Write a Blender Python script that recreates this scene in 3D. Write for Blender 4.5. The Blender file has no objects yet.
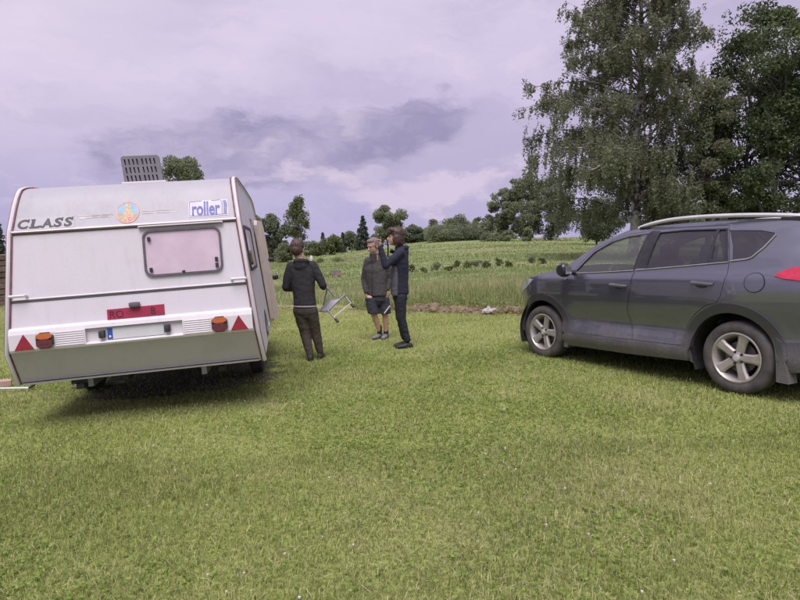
import bpy, bmesh, math, random
import numpy as np
from mathutils import Vector, Matrix, noise as mnoise
from mathutils.geometry import delaunay_2d_cdt

random.seed(7)
RNG = np.random.default_rng(7)
R = math.radians
scene = bpy.context.scene
col = scene.collection

# ------------------------------------------------------------------ camera
PITCH = R(5.05)
cam_d = bpy.data.cameras.new('camera')
cam = bpy.data.objects.new('camera', cam_d)
col.objects.link(cam)
cam.location = (0, 0, 1.59)
cam.rotation_euler = (R(90) - PITCH, 0, 0)
cam_d.sensor_width = 36.0
cam_d.lens = 36.0 * 600.0 / 800.0
cam_d.clip_start = 0.05
cam_d.clip_end = 3000
scene.camera = cam

# ------------------------------------------------------------------ view
scene.view_settings.view_transform = 'Standard'
scene.view_settings.look = 'None'
scene.view_settings.exposure = 1.35
scene.view_settings.gamma = 1.0
scene.view_settings.use_curve_mapping = False
scene.render.engine = 'CYCLES'
scene.cycles.max_bounces = 8
scene.cycles.transparent_max_bounces = 12

def lin(r, g, b):
    def f(c):
        c /= 255.0
        return c / 12.92 if c <= .04045 else ((c + .055) / 1.055) ** 2.4
    return (f(r), f(g), f(b), 1.0)

# ------------------------------------------------------------------ world: overcast lavender evening sky
SUN_EL, SUN_AZ = R(64), R(-172)          # azimuth measured from +Y towards +X
world = bpy.data.worlds.new('World')
scene.world = world
world.use_nodes = True
wt = world.node_tree
wt.nodes.clear()
class NT:
    def __init__(s, t): s.t = t
    def n(s, typ, **kw):
        nd = s.t.nodes.new(typ)
        for k, v in kw.items(): setattr(nd, k, v)
        return nd
    def put(s, sock, v):
        if isinstance(v, bpy.types.NodeSocket): s.t.links.new(v, sock)
        elif v is not None: sock.default_value = v
    def m(s, op, a, b=None, c=None, clamp=False):
        nd = s.n('ShaderNodeMath', operation=op, use_clamp=clamp)
        s.put(nd.inputs[0], a); s.put(nd.inputs[1], b)
        if c is not None: s.put(nd.inputs[2], c)
        return nd.outputs[0]
    def mix(s, f, a, b, blend='MIX'):
        nd = s.n('ShaderNodeMix', data_type='RGBA', blend_type=blend)
        s.put(nd.inputs[0], f); s.put(nd.inputs[6], a); s.put(nd.inputs[7], b)
        return nd.outputs[2]
    def ss(s, v, lo, hi, a=0.0, b=1.0):
        nd = s.n('ShaderNodeMapRange', interpolation_type='SMOOTHSTEP')
        s.put(nd.inputs['Value'], v)
        nd.inputs['From Min'].default_value = lo; nd.inputs['From Max'].default_value = hi
        nd.inputs['To Min'].default_value = a; nd.inputs['To Max'].default_value = b
        return nd.outputs[0]
    def noise(s, vec, scale, detail=4, rough=.5, dist=0.0):
        nd = s.n('ShaderNodeTexNoise')
        if vec is not None: s.put(nd.inputs['Vector'], vec)
        nd.inputs['Scale'].default_value = scale; nd.inputs['Detail'].default_value = detail
        nd.inputs['Roughness'].default_value = rough; nd.inputs['Distortion'].default_value = dist
        return nd.outputs['Fac']
    def xyz(s, x, y, z):
        nd = s.n('ShaderNodeCombineXYZ')
        s.put(nd.inputs[0], x); s.put(nd.inputs[1], y); s.put(nd.inputs[2], z)
        return nd.outputs[0]
w = NT(wt)
tc = w.n('ShaderNodeTexCoord').outputs['Generated']
sp = w.n('ShaderNodeSeparateXYZ'); wt.links.new(tc, sp.inputs[0])
wx, wy, wz = sp.outputs
az = w.m('ARCTAN2', wx, wy)
el = w.m('ARCSINE', wz)
# cloud layers: warped direction noise
warp = w.noise(w.xyz(w.m('MULTIPLY', az, 4.0), w.m('MULTIPLY', el, 9.0), 3.1), 1.0, 6, .55)
warp2 = w.noise(w.xyz(w.m('MULTIPLY', az, 4.0), w.m('MULTIPLY', el, 9.0), 9.7), 1.0, 6, .55)
fine = w.noise(w.xyz(w.m('MULTIPLY', az, 12.0), w.m('MULTIPLY', el, 26.0), 1.3), 1.0, 8, .6)
azw = w.m('ADD', az, w.m('MULTIPLY', w.m('SUBTRACT', warp, .5), .16))
elw = w.m('ADD', w.m('ADD', el, w.m('MULTIPLY', w.m('SUBTRACT', warp2, .5), .11)), w.m('MULTIPLY', w.m('SUBTRACT', fine, .5), .085))
def gauss(a, b, sa, sb, k=0.0):
    da = w.m('SUBTRACT', azw, a)
    de = w.m('SUBTRACT', w.m('SUBTRACT', elw, b), w.m('MULTIPLY', da, k))
    q = w.m('ADD', w.m('POWER', w.m('DIVIDE', da, sa), 2.0), w.m('POWER', w.m('DIVIDE', de, sb), 2.0))
    return w.m('EXPONENT', w.m('MULTIPLY', q, -1.0))
layer = w.noise(w.xyz(w.m('MULTIPLY', azw, 2.2), w.m('MULTIPLY', elw, 7.0), 0.4), 1.0, 7, .55)
layer2 = w.noise(w.xyz(w.m('MULTIPLY', az, 1.1), w.m('MULTIPLY', elw, 5.0), 5.4), 1.0, 4, .5)
ramp = w.n('ShaderNodeValToRGB')
ramp.color_ramp.elements[0].position = 0.0; ramp.color_ramp.elements[0].color = lin(182, 176, 213)
ramp.color_ramp.elements[1].position = 1.0; ramp.color_ramp.elements[1].color = lin(228, 220, 238)
for p_, c_ in ((.14, lin(200, 188, 218)), (.30, lin(212, 200, 226)), (.5, lin(220, 209, 231))):
    e_ = ramp.color_ramp.elements.new(p_); e_.color = c_
wt.links.new(w.m('DIVIDE', el, 1.2, clamp=True), ramp.inputs[0])
skyc = ramp.outputs[0]
skyc = w.mix(w.ss(layer, .42, .62, 0, .85), skyc, lin(184, 174, 205))
skyc = w.mix(w.ss(layer2, .52, .70, 0, .45), skyc, lin(224, 213, 233))
# brighter veil towards the upper left
veil = gauss(-.72, .42, .42, .22)
skyc = w.mix(w.m('MULTIPLY', veil, .75, clamp=True), skyc, lin(234, 222, 238))
# slate cloud bank in the middle of the view, broken up by finer billows
puff = w.noise(w.xyz(w.m('MULTIPLY', azw, 13.0), w.m('MULTIPLY', elw, 24.0), 6.6), 1.0, 8, .58)
puff2 = w.noise(w.xyz(w.m('MULTIPLY', azw, 6.0), w.m('MULTIPLY', elw, 15.0), 2.6), 1.0, 8, .6)
dk = w.m('ADD', w.m('ADD', w.m('MULTIPLY', gauss(-.25, .140, .19, .052, .12), 1.9), gauss(-.03, .190, .10, .036, .22)), w.m('MULTIPLY', gauss(.04, .215, .08, .024, .1), .6))
dk = w.m('ADD', dk, w.m('MULTIPLY', w.m('SUBTRACT', puff, .5), .95))
dk = w.ss(dk, .20, .80, 0, .95)
skyc = w.mix(dk, skyc, w.mix(w.ss(puff2, .35, .65), lin(152, 144, 178), lin(182, 172, 201)))
low = w.ss(el, .02, .16, 1.0, 0.0)
skyc = w.mix(w.m('MULTIPLY', low, w.ss(puff2, .38, .62, .15, .8)), skyc, lin(174, 167, 206))
# cumulus tops catching the light low over the field
cu = w.m('ADD', gauss(.05, .090, .19, .032, .16), w.m('MULTIPLY', gauss(-.14, .115, .15, .018, .1), .8))
cu = w.m('ADD', cu, w.m('MULTIPLY', w.m('SUBTRACT', puff, .5), 1.5))
cu = w.ss(cu, .35, .9, 0, .55)
skyc = w.mix(cu, skyc, lin(228, 211, 230))
skyc = w.mix(w.ss(puff2, .56, .72, 0, .28), skyc, lin(232, 218, 234))
nish = w.n('ShaderNodeTexSky', sky_type='NISHITA')
nish.sun_disc = False
nish.sun_elevation = SUN_EL
nish.sun_rotation = SUN_AZ
nish.air_density = 1.0
nish.dust_density = 3.0
SKY_STRENGTH = 0.1
scaled = w.n('ShaderNodeVectorMath', operation='SCALE')
wt.links.new(skyc, scaled.inputs[0]); scaled.inputs['Scale'].default_value = .41 / SKY_STRENGTH
allc = w.mix(.98, nish.outputs[0], scaled.outputs[0])
bg = w.n('ShaderNodeBackground'); bg.inputs['Strength'].default_value = SKY_STRENGTH
wt.links.new(allc, bg.inputs['Color'])
wo = w.n('ShaderNodeOutputWorld'); wt.links.new(bg.outputs[0], wo.inputs['Surface'])

# ------------------------------------------------------------------ sun (soft, through cloud)
sun_d = bpy.data.lights.new('sun', 'SUN')
sun_d.energy = 1.5
sun_d.angle = R(42)
sun_d.color = (1.0, .93, .96)
sun = bpy.data.objects.new('sun', sun_d); col.objects.link(sun)
sdir = Vector((math.sin(SUN_AZ) * math.cos(SUN_EL), math.cos(SUN_AZ) * math.cos(SUN_EL), math.sin(SUN_EL)))
sun.rotation_euler = sdir.to_track_quat('Z', 'Y').to_euler()
sun.location = sdir * 50

# ------------------------------------------------------------------ helpers
CAMF = np.array([0, math.cos(PITCH), -math.sin(PITCH)]); CAMU = np.array([0, math.sin(PITCH), math.cos(PITCH)]); CAMR = np.array([1., 0, 0])
CAMP = np.array([0, 0, 1.59])
def survey(u, v, Z):
    """a point Z metres out, sighted from where the photographer stood"""
    return CAMP + (CAMF + CAMR * (u - 400) / 600.0 + CAMU * (300 - v) / 600.0) * Z

def sstep(a, b, x):
    t = np.clip((np.asarray(x, float) - a) / (b - a), 0, 1)
    return t * t * (3 - 2 * t)
_perm = np.random.default_rng(3).random((256, 256))
def vnoise(x, y, s=1.0):
    x = np.asarray(x, float) * s; y = np.asarray(y, float) * s
    xi = np.floor(x).astype(int); yi = np.floor(y).astype(int)
    fx = x - xi; fy = y - yi
    fx = fx * fx * (3 - 2 * fx); fy = fy * fy * (3 - 2 * fy)
    g = lambda a, b: _perm[a % 256, b % 256]
    return (g(xi, yi) * (1 - fx) + g(xi + 1, yi) * fx) * (1 - fy) + (g(xi, yi + 1) * (1 - fx) + g(xi + 1, yi + 1) * fx) * fy
def fbm(x, y, s=1.0):
    return (vnoise(x, y, s) * .5 + vnoise(x + 17, y + 5, s * 2.1) * .3 + vnoise(x + 3, y + 31, s * 4.3) * .2)
def gz(x, y):
    x = np.asarray(x, float); y = np.asarray(y, float)
    z = .05 * 9 * np.tanh(x / 9)
    z = z + sstep(16, 130, y) * (-.6 + 3.5 * sstep(-30, 16, x))
    z = z + (fbm(x, y, .35) - .5) * .05 + (fbm(x + 50, y, .06) - .5) * .7 * sstep(22, 70, y)
    return z
def gzf(x, y): return float(gz(x, y))

def new_mesh_obj(name, V, F, mat=None, parent=None, smooth=False):
    me = bpy.data.meshes.new(name)
    me.from_pydata([tuple(map(float, v)) for v in V], [], [tuple(map(int, f)) for f in F])
    me.update()
    if smooth: me.polygons.foreach_set('use_smooth', [True] * len(me.polygons))
    if mat is not None: me.materials.append(mat)
    o = bpy.data.objects.new(name, me); col.objects.link(o)
    if parent is not None: o.parent = parent
    return o
def fast_mesh(name, V, nper, mat, attrs=None, parent=None):
    """faces of nper consecutive vertices"""
    V = np.asarray(V, np.float32).reshape(-1, 3); n = len(V) // nper
    me = bpy.data.meshes.new(name)
    me.vertices.add(len(V)); me.vertices.foreach_set('co', V.ravel())
    me.loops.add(n * nper); me.loops.foreach_set('vertex_index', np.arange(n * nper, dtype=np.int32))
    me.polygons.add(n)
    me.polygons.foreach_set('loop_start', np.arange(0, n * nper, nper, dtype=np.int32))
    me.polygons.foreach_set('loop_total', np.full(n, nper, np.int32))
    me.update(calc_edges=True)
    for k, a in (attrs or {}).items():
        at = me.attributes.new(k, 'FLOAT', 'POINT'); at.data.foreach_set('value', np.asarray(a, np.float32))
    me.materials.append(mat)
    o = bpy.data.objects.new(name, me); col.objects.link(o)
    if parent is not None: o.parent = parent
    return o
def tag(o, label=None, cat=None, group=None, kind=None):
    if label: o['label'] = label
    if cat: o['category'] = cat
    if group: o['group'] = group
    if kind: o['kind'] = kind
    return o
def empty(name, loc=(0, 0, 0), label=None, cat=None, group=None):
    o = bpy.data.objects.new(name, None); col.objects.link(o)
    o.location = loc; o.empty_display_size = .2
    return tag(o, label, cat, group)
def copy_tree(o, parent=None):
    c = o.copy(); col.objects.link(c)
    if parent is not None: c.parent = parent
    for ch in [k for k in bpy.data.objects if k.parent == o]: copy_tree(ch, c)
    return c

class MB:
    def __init__(s): s.V = []; s.F = []; s.n = 0
    def add(s, V, F):
        V = [tuple(map(float, v)) for v in V]
        s.V += V; s.F += [tuple(i + s.n for i in f) for f in F]; s.n += len(V); return s
    def box(s, c, d, rot=None, bev=0.0):
        hx, hy, hz = d[0] / 2, d[1] / 2, d[2] / 2
        if bev <= 0:
            V = [(x, y, z) for x in (-hx, hx) for y in (-hy, hy) for z in (-hz, hz)]
            F = [(0, 1, 3, 2), (4, 6, 7, 5), (0, 4, 5, 1), (2, 3, 7, 6), (0, 2, 6, 4), (1, 5, 7, 3)]
        else:
            bm = bmesh.new(); bmesh.ops.create_cube(bm, size=1)
            for v in bm.verts: v.co = Vector((v.co.x * d[0], v.co.y * d[1], v.co.z * d[2]))
            bmesh.ops.bevel(bm, geom=bm.edges[:], offset=bev, segments=2, affect='EDGES', profile=.6)
            bm.verts.index_update()
            V = [tuple(v.co) for v in bm.verts]; F = [tuple(v.index for v in f.verts) for f in bm.faces]; bm.free()
        c = Vector(c)
        V = [tuple((rot @ Vector(v) if rot else Vector(v)) + c) for v in V]
        return s.add(V, F)
    def tube(s, pts, r, seg=8, cap=True):
        P = [Vector(p) for p in pts]; n = len(P)
        rr = list(r) if hasattr(r, '__len__') else [r] * n
        V = []; F = []
        t0 = (P[1] - P[0]).normalized()
        ref = Vector((0, 0, 1)) if abs(t0.z) < .9 else Vector((1, 0, 0))
        u = t0.cross(ref).normalized()
        for i in range(n):
            t = (P[min(i + 1, n - 1)] - P[max(i - 1, 0)])
            t = t.normalized() if t.length > 1e-9 else t0
            u = (u - t * u.dot(t)); u = u.normalized() if u.length > 1e-6 else t.orthogonal().normalized()
            b = t.cross(u)
            for k in range(seg):
                a = 2 * math.pi * k / seg
                V.append(P[i] + (u * math.cos(a) + b * math.sin(a)) * rr[i])
        for i in range(n - 1):
            for k in range(seg):
                k2 = (k + 1) % seg
                F.append((i * seg + k, i * seg + k2, (i + 1) * seg + k2, (i + 1) * seg + k))
        if cap: F.append(tuple(range(seg))[::-1]); F.append(tuple((n - 1) * seg + k for k in range(seg)))
        return s.add(V, F)
    def capsule(s, p0, p1, r0, r1, seg=12):
        p0 = Vector(p0); p1 = Vector(p1); d = (p1 - p0)
        L = d.length; t = d / L if L > 1e-6 else Vector((0, 0, 1))
        pts = []; rr = []
        for k in range(4):
            a = math.pi / 2 * (k + .15) / 4; pts.append(p0 - t * r0 * math.cos(a)); rr.append(r0 * math.sin(a))
        pts.append(p0); rr.append(r0); pts.append(p1); rr.append(r1)
        for k in range(4):
            a = math.pi / 2 * (k + 1) / 4.15; pts.append(p1 + t * r1 * math.sin(a)); rr.append(r1 * math.cos(a))
        return s.tube(pts, rr, seg)
    def chain(s, pts, rr, seg=12):
        for i in range(len(pts) - 1): s.capsule(pts[i], pts[i + 1], rr[i], rr[i + 1], seg)
        return s
    def loft(s, rings, seg=20):
        V = []; F = []; n = len(rings)
        for c, ax, ay in rings:
            c = Vector(c); ax = Vector(ax); ay = Vector(ay)
            for k in range(seg):
                a = 2 * math.pi * k / seg
                ca, sa = math.cos(a), math.sin(a)
                V.append(c + ax * (math.copysign(abs(ca) ** .85, ca)) + ay * (math.copysign(abs(sa) ** .85, sa)))
        for i in range(n - 1):
            for k in range(seg):
                k2 = (k + 1) % seg
                F.append((i * seg + k, i * seg + k2, (i + 1) * seg + k2, (i + 1) * seg + k))
        F.append(tuple(range(seg))[::-1]); F.append(tuple((n - 1) * seg + k for k in range(seg)))
        return s.add(V, F)
    def ell(s, c, rx, ry, rz, rot=None, seg=14, ring=9):
        V = []; F = []; c = Vector(c)
        for i in range(ring):
            th = math.pi * (i + .001) / (ring - 1 + .002)
            for k in range(seg):
                a = 2 * math.pi * k / seg
                p = Vector((rx * math.sin(th) * math.cos(a), ry * math.sin(th) * math.sin(a), -rz * math.cos(th)))
                V.append((rot @ p if rot else p) + c)
        for i in range(ring - 1):
            for k in range(seg):
                k2 = (k + 1) % seg
                F.append((i * seg + k, i * seg + k2, (i + 1) * seg + k2, (i + 1) * seg + k))
        F.append(tuple(range(seg))[::-1]); F.append(tuple((ring - 1) * seg + k for k in range(seg)))
        return s.add(V, F)
    def lathe(s, prof, axis_o, axis_d, seg=40, closed=False):
        o = Vector(axis_o); t = Vector(axis_d).normalized(); u = t.orthogonal().normalized(); b = t.cross(u)
        V = []; F = []; n = len(prof)
        for h, r in prof:
            for k in range(seg):
                a = 2 * math.pi * k / seg
                V.append(o + t * h + (u * math.cos(a) + b * math.sin(a)) * r)
        for i in range(n - 1 if not closed else n):
            j = (i + 1) % n
            for k in range(seg):
                k2 = (k + 1) % seg
                F.append((i * seg + k, i * seg + k2, j * seg + k2, j * seg + k))
        if not closed: F.append(tuple(range(seg))[::-1]); F.append(tuple((n - 1) * seg + k for k in range(seg)))
        return s.add(V, F)
    def prism(s, poly, fn, d0, d1):
        """poly of 2-D points, fn(a, b, d) -> point; d0 inner, d1 outer depth"""
        n = len(poly)
        V = [fn(a, b, d0) for a, b in poly] + [fn(a, b, d1) for a, b in poly]
        F = [tuple(range(n))[::-1], tuple(n + k for k in range(n))]
        F += [(k, (k + 1) % n, n + (k + 1) % n, n + k) for k in range(n)]
        return s.add(V, F)
    def build(s, name, mat, parent=None, smooth=False, fix=True):
        me = bpy.data.meshes.new(name); me.from_pydata(s.V, [], s.F)
        if fix:
            bm = bmesh.new(); bm.from_mesh(me); bmesh.ops.recalc_face_normals(bm, faces=bm.faces); bm.to_mesh(me); bm.free()
        me.update()
        if smooth:
            me.polygons.foreach_set('use_smooth', [True] * len(me.polygons))
            try: me.set_sharp_from_angle(angle=R(40))
            except Exception: pass
        if mat is not None: me.materials.append(mat)
        o = bpy.data.objects.new(name, me); col.objects.link(o)
        if parent is not None: o.parent = parent
        return o

# ---- materials
MATS = {}
def mat(name, base, rough=.6, metal=0.0, base2=None, scale=8.0, detail=5, lo=.35, hi=.65, bump=0.0, bscale=None, coat=0.0, spec=.5, rvar=0.0, sheen=0.0):
    if name in MATS: return MATS[name]
    m = bpy.data.materials.new(name); m.use_nodes = True
    t = NT(m.node_tree); b = m.node_tree.nodes['Principled BSDF']
    b.inputs['Roughness'].default_value = rough; b.inputs['Metallic'].default_value = metal
    b.inputs['Coat Weight'].default_value = coat; b.inputs['Coat Roughness'].default_value = .06
    b.inputs['Specular IOR Level'].default_value = spec
    if sheen: b.inputs['Sheen Weight'].default_value = sheen
    co = t.n('ShaderNodeTexCoord').outputs['Object']
    if base2 is not None:
        f = t.ss(t.noise(co, scale, detail, .6), lo, hi)
        t.put(b.inputs['Base Color'], t.mix(f, tuple(base[:3]) + (1,), tuple(base2[:3]) + (1,)))
        if rvar: t.put(b.inputs['Roughness'], t.m('ADD', rough - rvar / 2, t.m('MULTIPLY', f, rvar)))
    else: b.inputs['Base Color'].default_value = tuple(base[:3]) + (1,)
    if bump:
        bn = t.n('ShaderNodeBump'); bn.inputs['Strength'].default_value = bump; bn.inputs['Distance'].default_value = .01
        t.put(bn.inputs['Height'], t.noise(co, bscale or scale * 4, 4, .6)); m.node_tree.links.new(bn.outputs[0], b.inputs['Normal'])
    MATS[name] = m
    return m
def leaf_mat(name, c1, c2, c3=None, transl=.35):
    m = bpy.data.materials.new(name); m.use_nodes = True
    nt = m.node_tree; nt.nodes.clear(); t = NT(nt)
    at = t.n('ShaderNodeAttribute', attribute_name='rnd').outputs['Fac']
    c = t.mix(at, tuple(c1) + (1,), tuple(c2) + (1,))
    if c3 is not None:
        dr = t.n('ShaderNodeAttribute', attribute_name='dry').outputs['Fac']
        c = t.mix(dr, c, tuple(c3) + (1,))
    d = t.n('ShaderNodeBsdfPrincipled'); d.inputs['Roughness'].default_value = .6; d.inputs['Specular IOR Level'].default_value = .25
    t.put(d.inputs['Base Color'], c)
    tr = t.n('ShaderNodeBsdfTranslucent'); t.put(tr.inputs['Color'], c)
    mx = t.n('ShaderNodeMixShader'); mx.inputs[0].default_value = transl
    nt.links.new(d.outputs[0], mx.inputs[1]); nt.links.new(tr.outputs[0], mx.inputs[2])
    o = t.n('ShaderNodeOutputMaterial'); nt.links.new(mx.outputs[0], o.inputs['Surface'])
    return m
def glass_mat(name, tint, refl=.9, rough=0.02, haze=0.0, hazec=(.3, .3, .3)):
    m = bpy.data.materials.new(name); m.use_nodes = True
    nt = m.node_tree; nt.nodes.clear(); t = NT(nt)
    tr = t.n('ShaderNodeBsdfTransparent'); tr.inputs['Color'].default_value = tuple(tint) + (1,)
    gl = t.n('ShaderNodeBsdfGlossy'); gl.inputs['Roughness'].default_value = rough; gl.inputs['Color'].default_value = (refl, refl, refl, 1)
    lw = t.n('ShaderNodeLayerWeight'); lw.inputs['Blend'].default_value = .5
    frv = t.m('ADD', .045, t.m('MULTIPLY', t.m('POWER', lw.outputs['Facing'], 5.0), .955))
    base = tr.outputs[0]
    if haze:
        df = t.n('ShaderNodeBsdfDiffuse'); df.inputs['Color'].default_value = tuple(hazec) + (1,)
        mh = t.n('ShaderNodeMixShader'); mh.inputs[0].default_value = haze
        nt.links.new(base, mh.inputs[1]); nt.links.new(df.outputs[0], mh.inputs[2]); base = mh.outputs[0]
    mx = t.n('ShaderNodeMixShader'); t.put(mx.inputs[0], frv)
    nt.links.new(base, mx.inputs[1]); nt.links.new(gl.outputs[0], mx.inputs[2])
    o = t.n('ShaderNodeOutputMaterial'); nt.links.new(mx.outputs[0], o.inputs['Surface'])
    return m

# ---- panels cut from 2-D outlines and laid on a curved surface
def resample(poly, d, closed=True):
    P = [np.array(p, float) for p in poly]; out = []
    n = len(P)
    for i in range(n if closed else n - 1):
        a, b = P[i], P[(i + 1) % n]; k = max(1, int(math.ceil(np.linalg.norm(b - a) / d)))
        for j in range(k): out.append(a + (b - a) * j / k)
    if not closed: out.append(P[-1])
    return np.array(out)
def inpoly(pts, poly):
    x, y = pts[:, 0], pts[:, 1]; r = np.zeros(len(pts), bool); n = len(poly)
    for i in range(n):
        x1, y1 = poly[i]; x2, y2 = poly[(i + 1) % n]
        if y1 == y2: continue
        c = ((y1 > y) != (y2 > y)) & (x < (x2 - x1) * (y - y1) / (y2 - y1) + x1)
        r ^= c
    return r
def smooth_poly(poly, it=2):
    P = [np.array(p, float) for p in poly]
    for _ in range(it):
        Q = []
        for i in range(len(P)):
            a, b = P[i], P[(i + 1) % len(P)]
            Q += [a * .75 + b * .25, a * .25 + b * .75]
        P = Q
    return [tuple(p) for p in P]
def smooth_line(pts, it=2):
    P = [np.array(p, float) for p in pts]
    for _ in range(it):
        Q = [P[0]]
        for i in range(len(P) - 1): Q += [P[i] * .75 + P[i + 1] * .25, P[i] * .25 + P[i + 1] * .75]
        Q.append(P[-1]); P = Q
    return [tuple(p) for p in P]
def panel(name, outer, holes, fn, material, parent, spacing=.06, depth=.015, off=0.0, mirror=False, smooth=True):
    """fn(a, b, d) maps outline coords and outward offset d to a point"""
    loops = [resample(outer, spacing)] + [resample(h, spacing) for h in holes]
    pts = []; edges = []
    for lp in loops:
        b = len(pts); n = len(lp); pts += [tuple(p) for p in lp]; edges += [(b + i, b + (i + 1) % n) for i in range(n)]
    bp = np.array(pts)
    mn, mx = loops[0].min(0), loops[0].max(0)
    gx, gy = np.meshgrid(np.arange(mn[0] + spacing * .5, mx[0], spacing), np.arange(mn[1] + spacing * .5, mx[1], spacing))
    g = np.c_[gx.ravel(), gy.ravel()]
    if len(g):
        keep = inpoly(g, loops[0])
        for h in loops[1:]: keep &= ~inpoly(g, h)
        g = g[keep]
        if len(g):
            dd = np.sqrt(((g[:, None, :] - bp[None]) ** 2).sum(2)).min(1)
            g = g[dd > spacing * .45]; pts += [tuple(p) for p in g]
    res = delaunay_2d_cdt([Vector(p) for p in pts], edges, [], 0, 1e-6)
    v2, faces = res[0], res[2]
    vv = np.array([tuple(p) for p in v2])
    F = []
    cen = np.array([vv[list(f)].mean(0) for f in faces])
    keep = inpoly(cen, loops[0])
    for h in loops[1:]: keep &= ~inpoly(cen, h)
    F = []
    for f, k in zip(faces, keep):
        if not k: continue
        t3 = vv[list(f)]; e_ = t3 - np.roll(t3, 1, 0); ar_ = abs(e_[0][0] * e_[1][1] - e_[0][1] * e_[1][0])
        if ar_ / max(np.linalg.norm(e_, axis=1)) > 1e-3: F.append(tuple(f))
    V = [fn(a, b, off) for a, b in vv]
    nF = len(F)
    if depth:
        for lp in loops:
            n = len(lp); b = len(V)
            V += [fn(a, b_, off) for a, b_ in lp] + [fn(a, b_, off - depth) for a, b_ in lp]
            F += [(b + i, b + (i + 1) % n, b + n + (i + 1) % n, b + n + i) for i in range(n)]
    V = np.array([tuple(v) for v in V], float)
    if mirror: V[:, 1] *= -1
    # orient outward faces by comparing with the offset direction
    pa = np.array([tuple(fn(a, b, off + .01)) for a, b in vv[list(F[0])]]).mean(0) - np.array([tuple(fn(a, b, off)) for a, b in vv[list(F[0])]]).mean(0)
    if mirror: pa[1] *= -1
    a_, b_, c_ = V[list(F[0])[:3]]
    if np.dot(np.cross(b_ - a_, c_ - a_), pa) < 0: F = [f[::-1] for f in F]
    o = new_mesh_obj(name, V, F, material, parent, smooth)
    return o
def hermite(xs, ys):
    xs = np.array(xs, float); ys = np.array(ys, float)
    m = np.gradient(ys, xs)
    def f(x):
        x = np.clip(x, xs[0], xs[-1]); i = np.clip(np.searchsorted(xs, x) - 1, 0, len(xs) - 2)
        h = xs[i + 1] - xs[i]; t = (x - xs[i]) / h
        return float((2*t**3-3*t**2+1)*ys[i] + (t**3-2*t**2+t)*h*m[i] + (-2*t**3+3*t**2)*ys[i+1] + (t**3-t**2)*h*m[i+1])
    return f
def text_mesh(name, body, size, mp, material, parent, shear=0.0, bold=0.0, sx=1.0, width=None):
    """flat lettering; mp(a, b) maps the lettering's 2-D coords to a point"""
    cu_ = bpy.data.curves.new(name, 'FONT'); cu_.body = body; cu_.size = size; cu_.shear = shear; cu_.offset = bold; cu_.resolution_u = 3
    o = bpy.data.objects.new(name, cu_); col.objects.link(o)
    me = bpy.data.meshes.new_from_object(o.evaluated_get(bpy.context.evaluated_depsgraph_get()))
    bpy.data.objects.remove(o); bpy.data.curves.remove(cu_)
    xs = [v.co.x for v in me.vertices]; x0, x1 = min(xs), max(xs)
    k = (width / (x1 - x0)) if width else sx
    for v in me.vertices: v.co = Vector(mp((v.co.x - x0) * k, v.co.y))
    me.name = name; me.materials.clear(); me.materials.append(material)
    ob = bpy.data.objects.new(name, me); col.objects.link(ob); ob.parent = parent
    return ob

# ------------------------------------------------------------------ ground
STRIP_X = np.array([-60., -30, -12, -6, -3, 0, 2.6, 6, 12, 40]); STRIP_Y = np.array([34., 27, 21.5, 18.6, 17.0, 15.3, 13.3, 12.3, 12.0, 14.0])
def strip_y(x): return np.interp(x, STRIP_X, STRIP_Y)
def axis(lo, hi, fine_lo, fine_hi, d):
    a = list(np.arange(fine_lo, fine_hi + 1e-6, d)); s = d; v = fine_hi
    while v < hi: s *= 1.12; v += s; a.append(v)
    s = d; v = fine_lo
    while v > lo: s *= 1.12; v -= s; a.insert(0, v)
    return np.array(a)
def ground_material():
    m = bpy.data.materials.new('turf_soil'); m.use_nodes = True
    t = NT(m.node_tree); b = m.node_tree.nodes['Principled BSDF']; b.inputs['Roughness'].default_value = .9; b.inputs['Specular IOR Level'].default_value = .1
    co = t.n('ShaderNodeTexCoord').outputs['Object']
    sx = t.n('ShaderNodeSeparateXYZ'); t.put(sx.inputs[0], co)
    patch = t.noise(co, .9, 5, .6); fine_ = t.noise(co, 34, 6, .7); big = t.noise(co, .16, 3, .5)
    c = t.mix(t.ss(fine_, .35, .65), (.12, .15, .035, 1), (.29, .335, .10, 1))
    c = t.mix(t.ss(patch, .5, .72, 0, .6), c, (.34, .31, .17, 1))
    far = t.ss(sx.outputs[1], 14, 24)
    mc = t.mix(t.ss(t.noise(co, .5, 6, .65), .35, .65), (.15, .20, .07, 1), (.24, .285, .12, 1))
    mc = t.mix(t.ss(t.noise(t.xyz(t.m('MULTIPLY', sx.outputs[0], .25), sx.outputs[1], 0), .22, 4, .6), .50, .68, 0, .8), mc, (.33, .28, .16, 1))
    mc = t.mix(t.ss(big, .5, .62, 0, .5), mc, (.15, .21, .06, 1))
    c = t.mix(far, c, mc)
    t.put(b.inputs['Base Color'], c)
    bn = t.n('ShaderNodeBump'); bn.inputs['Strength'].default_value = .7; bn.inputs['Distance'].default_value = .03
    t.put(bn.inputs['Height'], t.noise(co, 25, 6, .7)); m.node_tree.links.new(bn.outputs[0], b.inputs['Normal'])
    return m
gx = axis(-420, 460, -16, 16, .4); gy = axis(-60, 900, -2, 30, .4)
XX, YY = np.meshgrid(gx, gy); ZZ = gz(XX, YY)
GV = np.c_[XX.ravel(), YY.ravel(), ZZ.ravel()]
nx_, ny_ = len(gx), len(gy)
ii, jj = np.meshgrid(np.arange(nx_ - 1), np.arange(ny_ - 1)); i0 = (jj * nx_ + ii).ravel()
GF = np.c_[i0, i0 + 1, i0 + nx_ + 1, i0 + nx_]
ground = new_mesh_obj('ground', GV, GF, ground_material(), None, True)
tag(ground, 'grassy ground sloping up into the meadow and low hill', 'ground', kind='structure')

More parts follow.
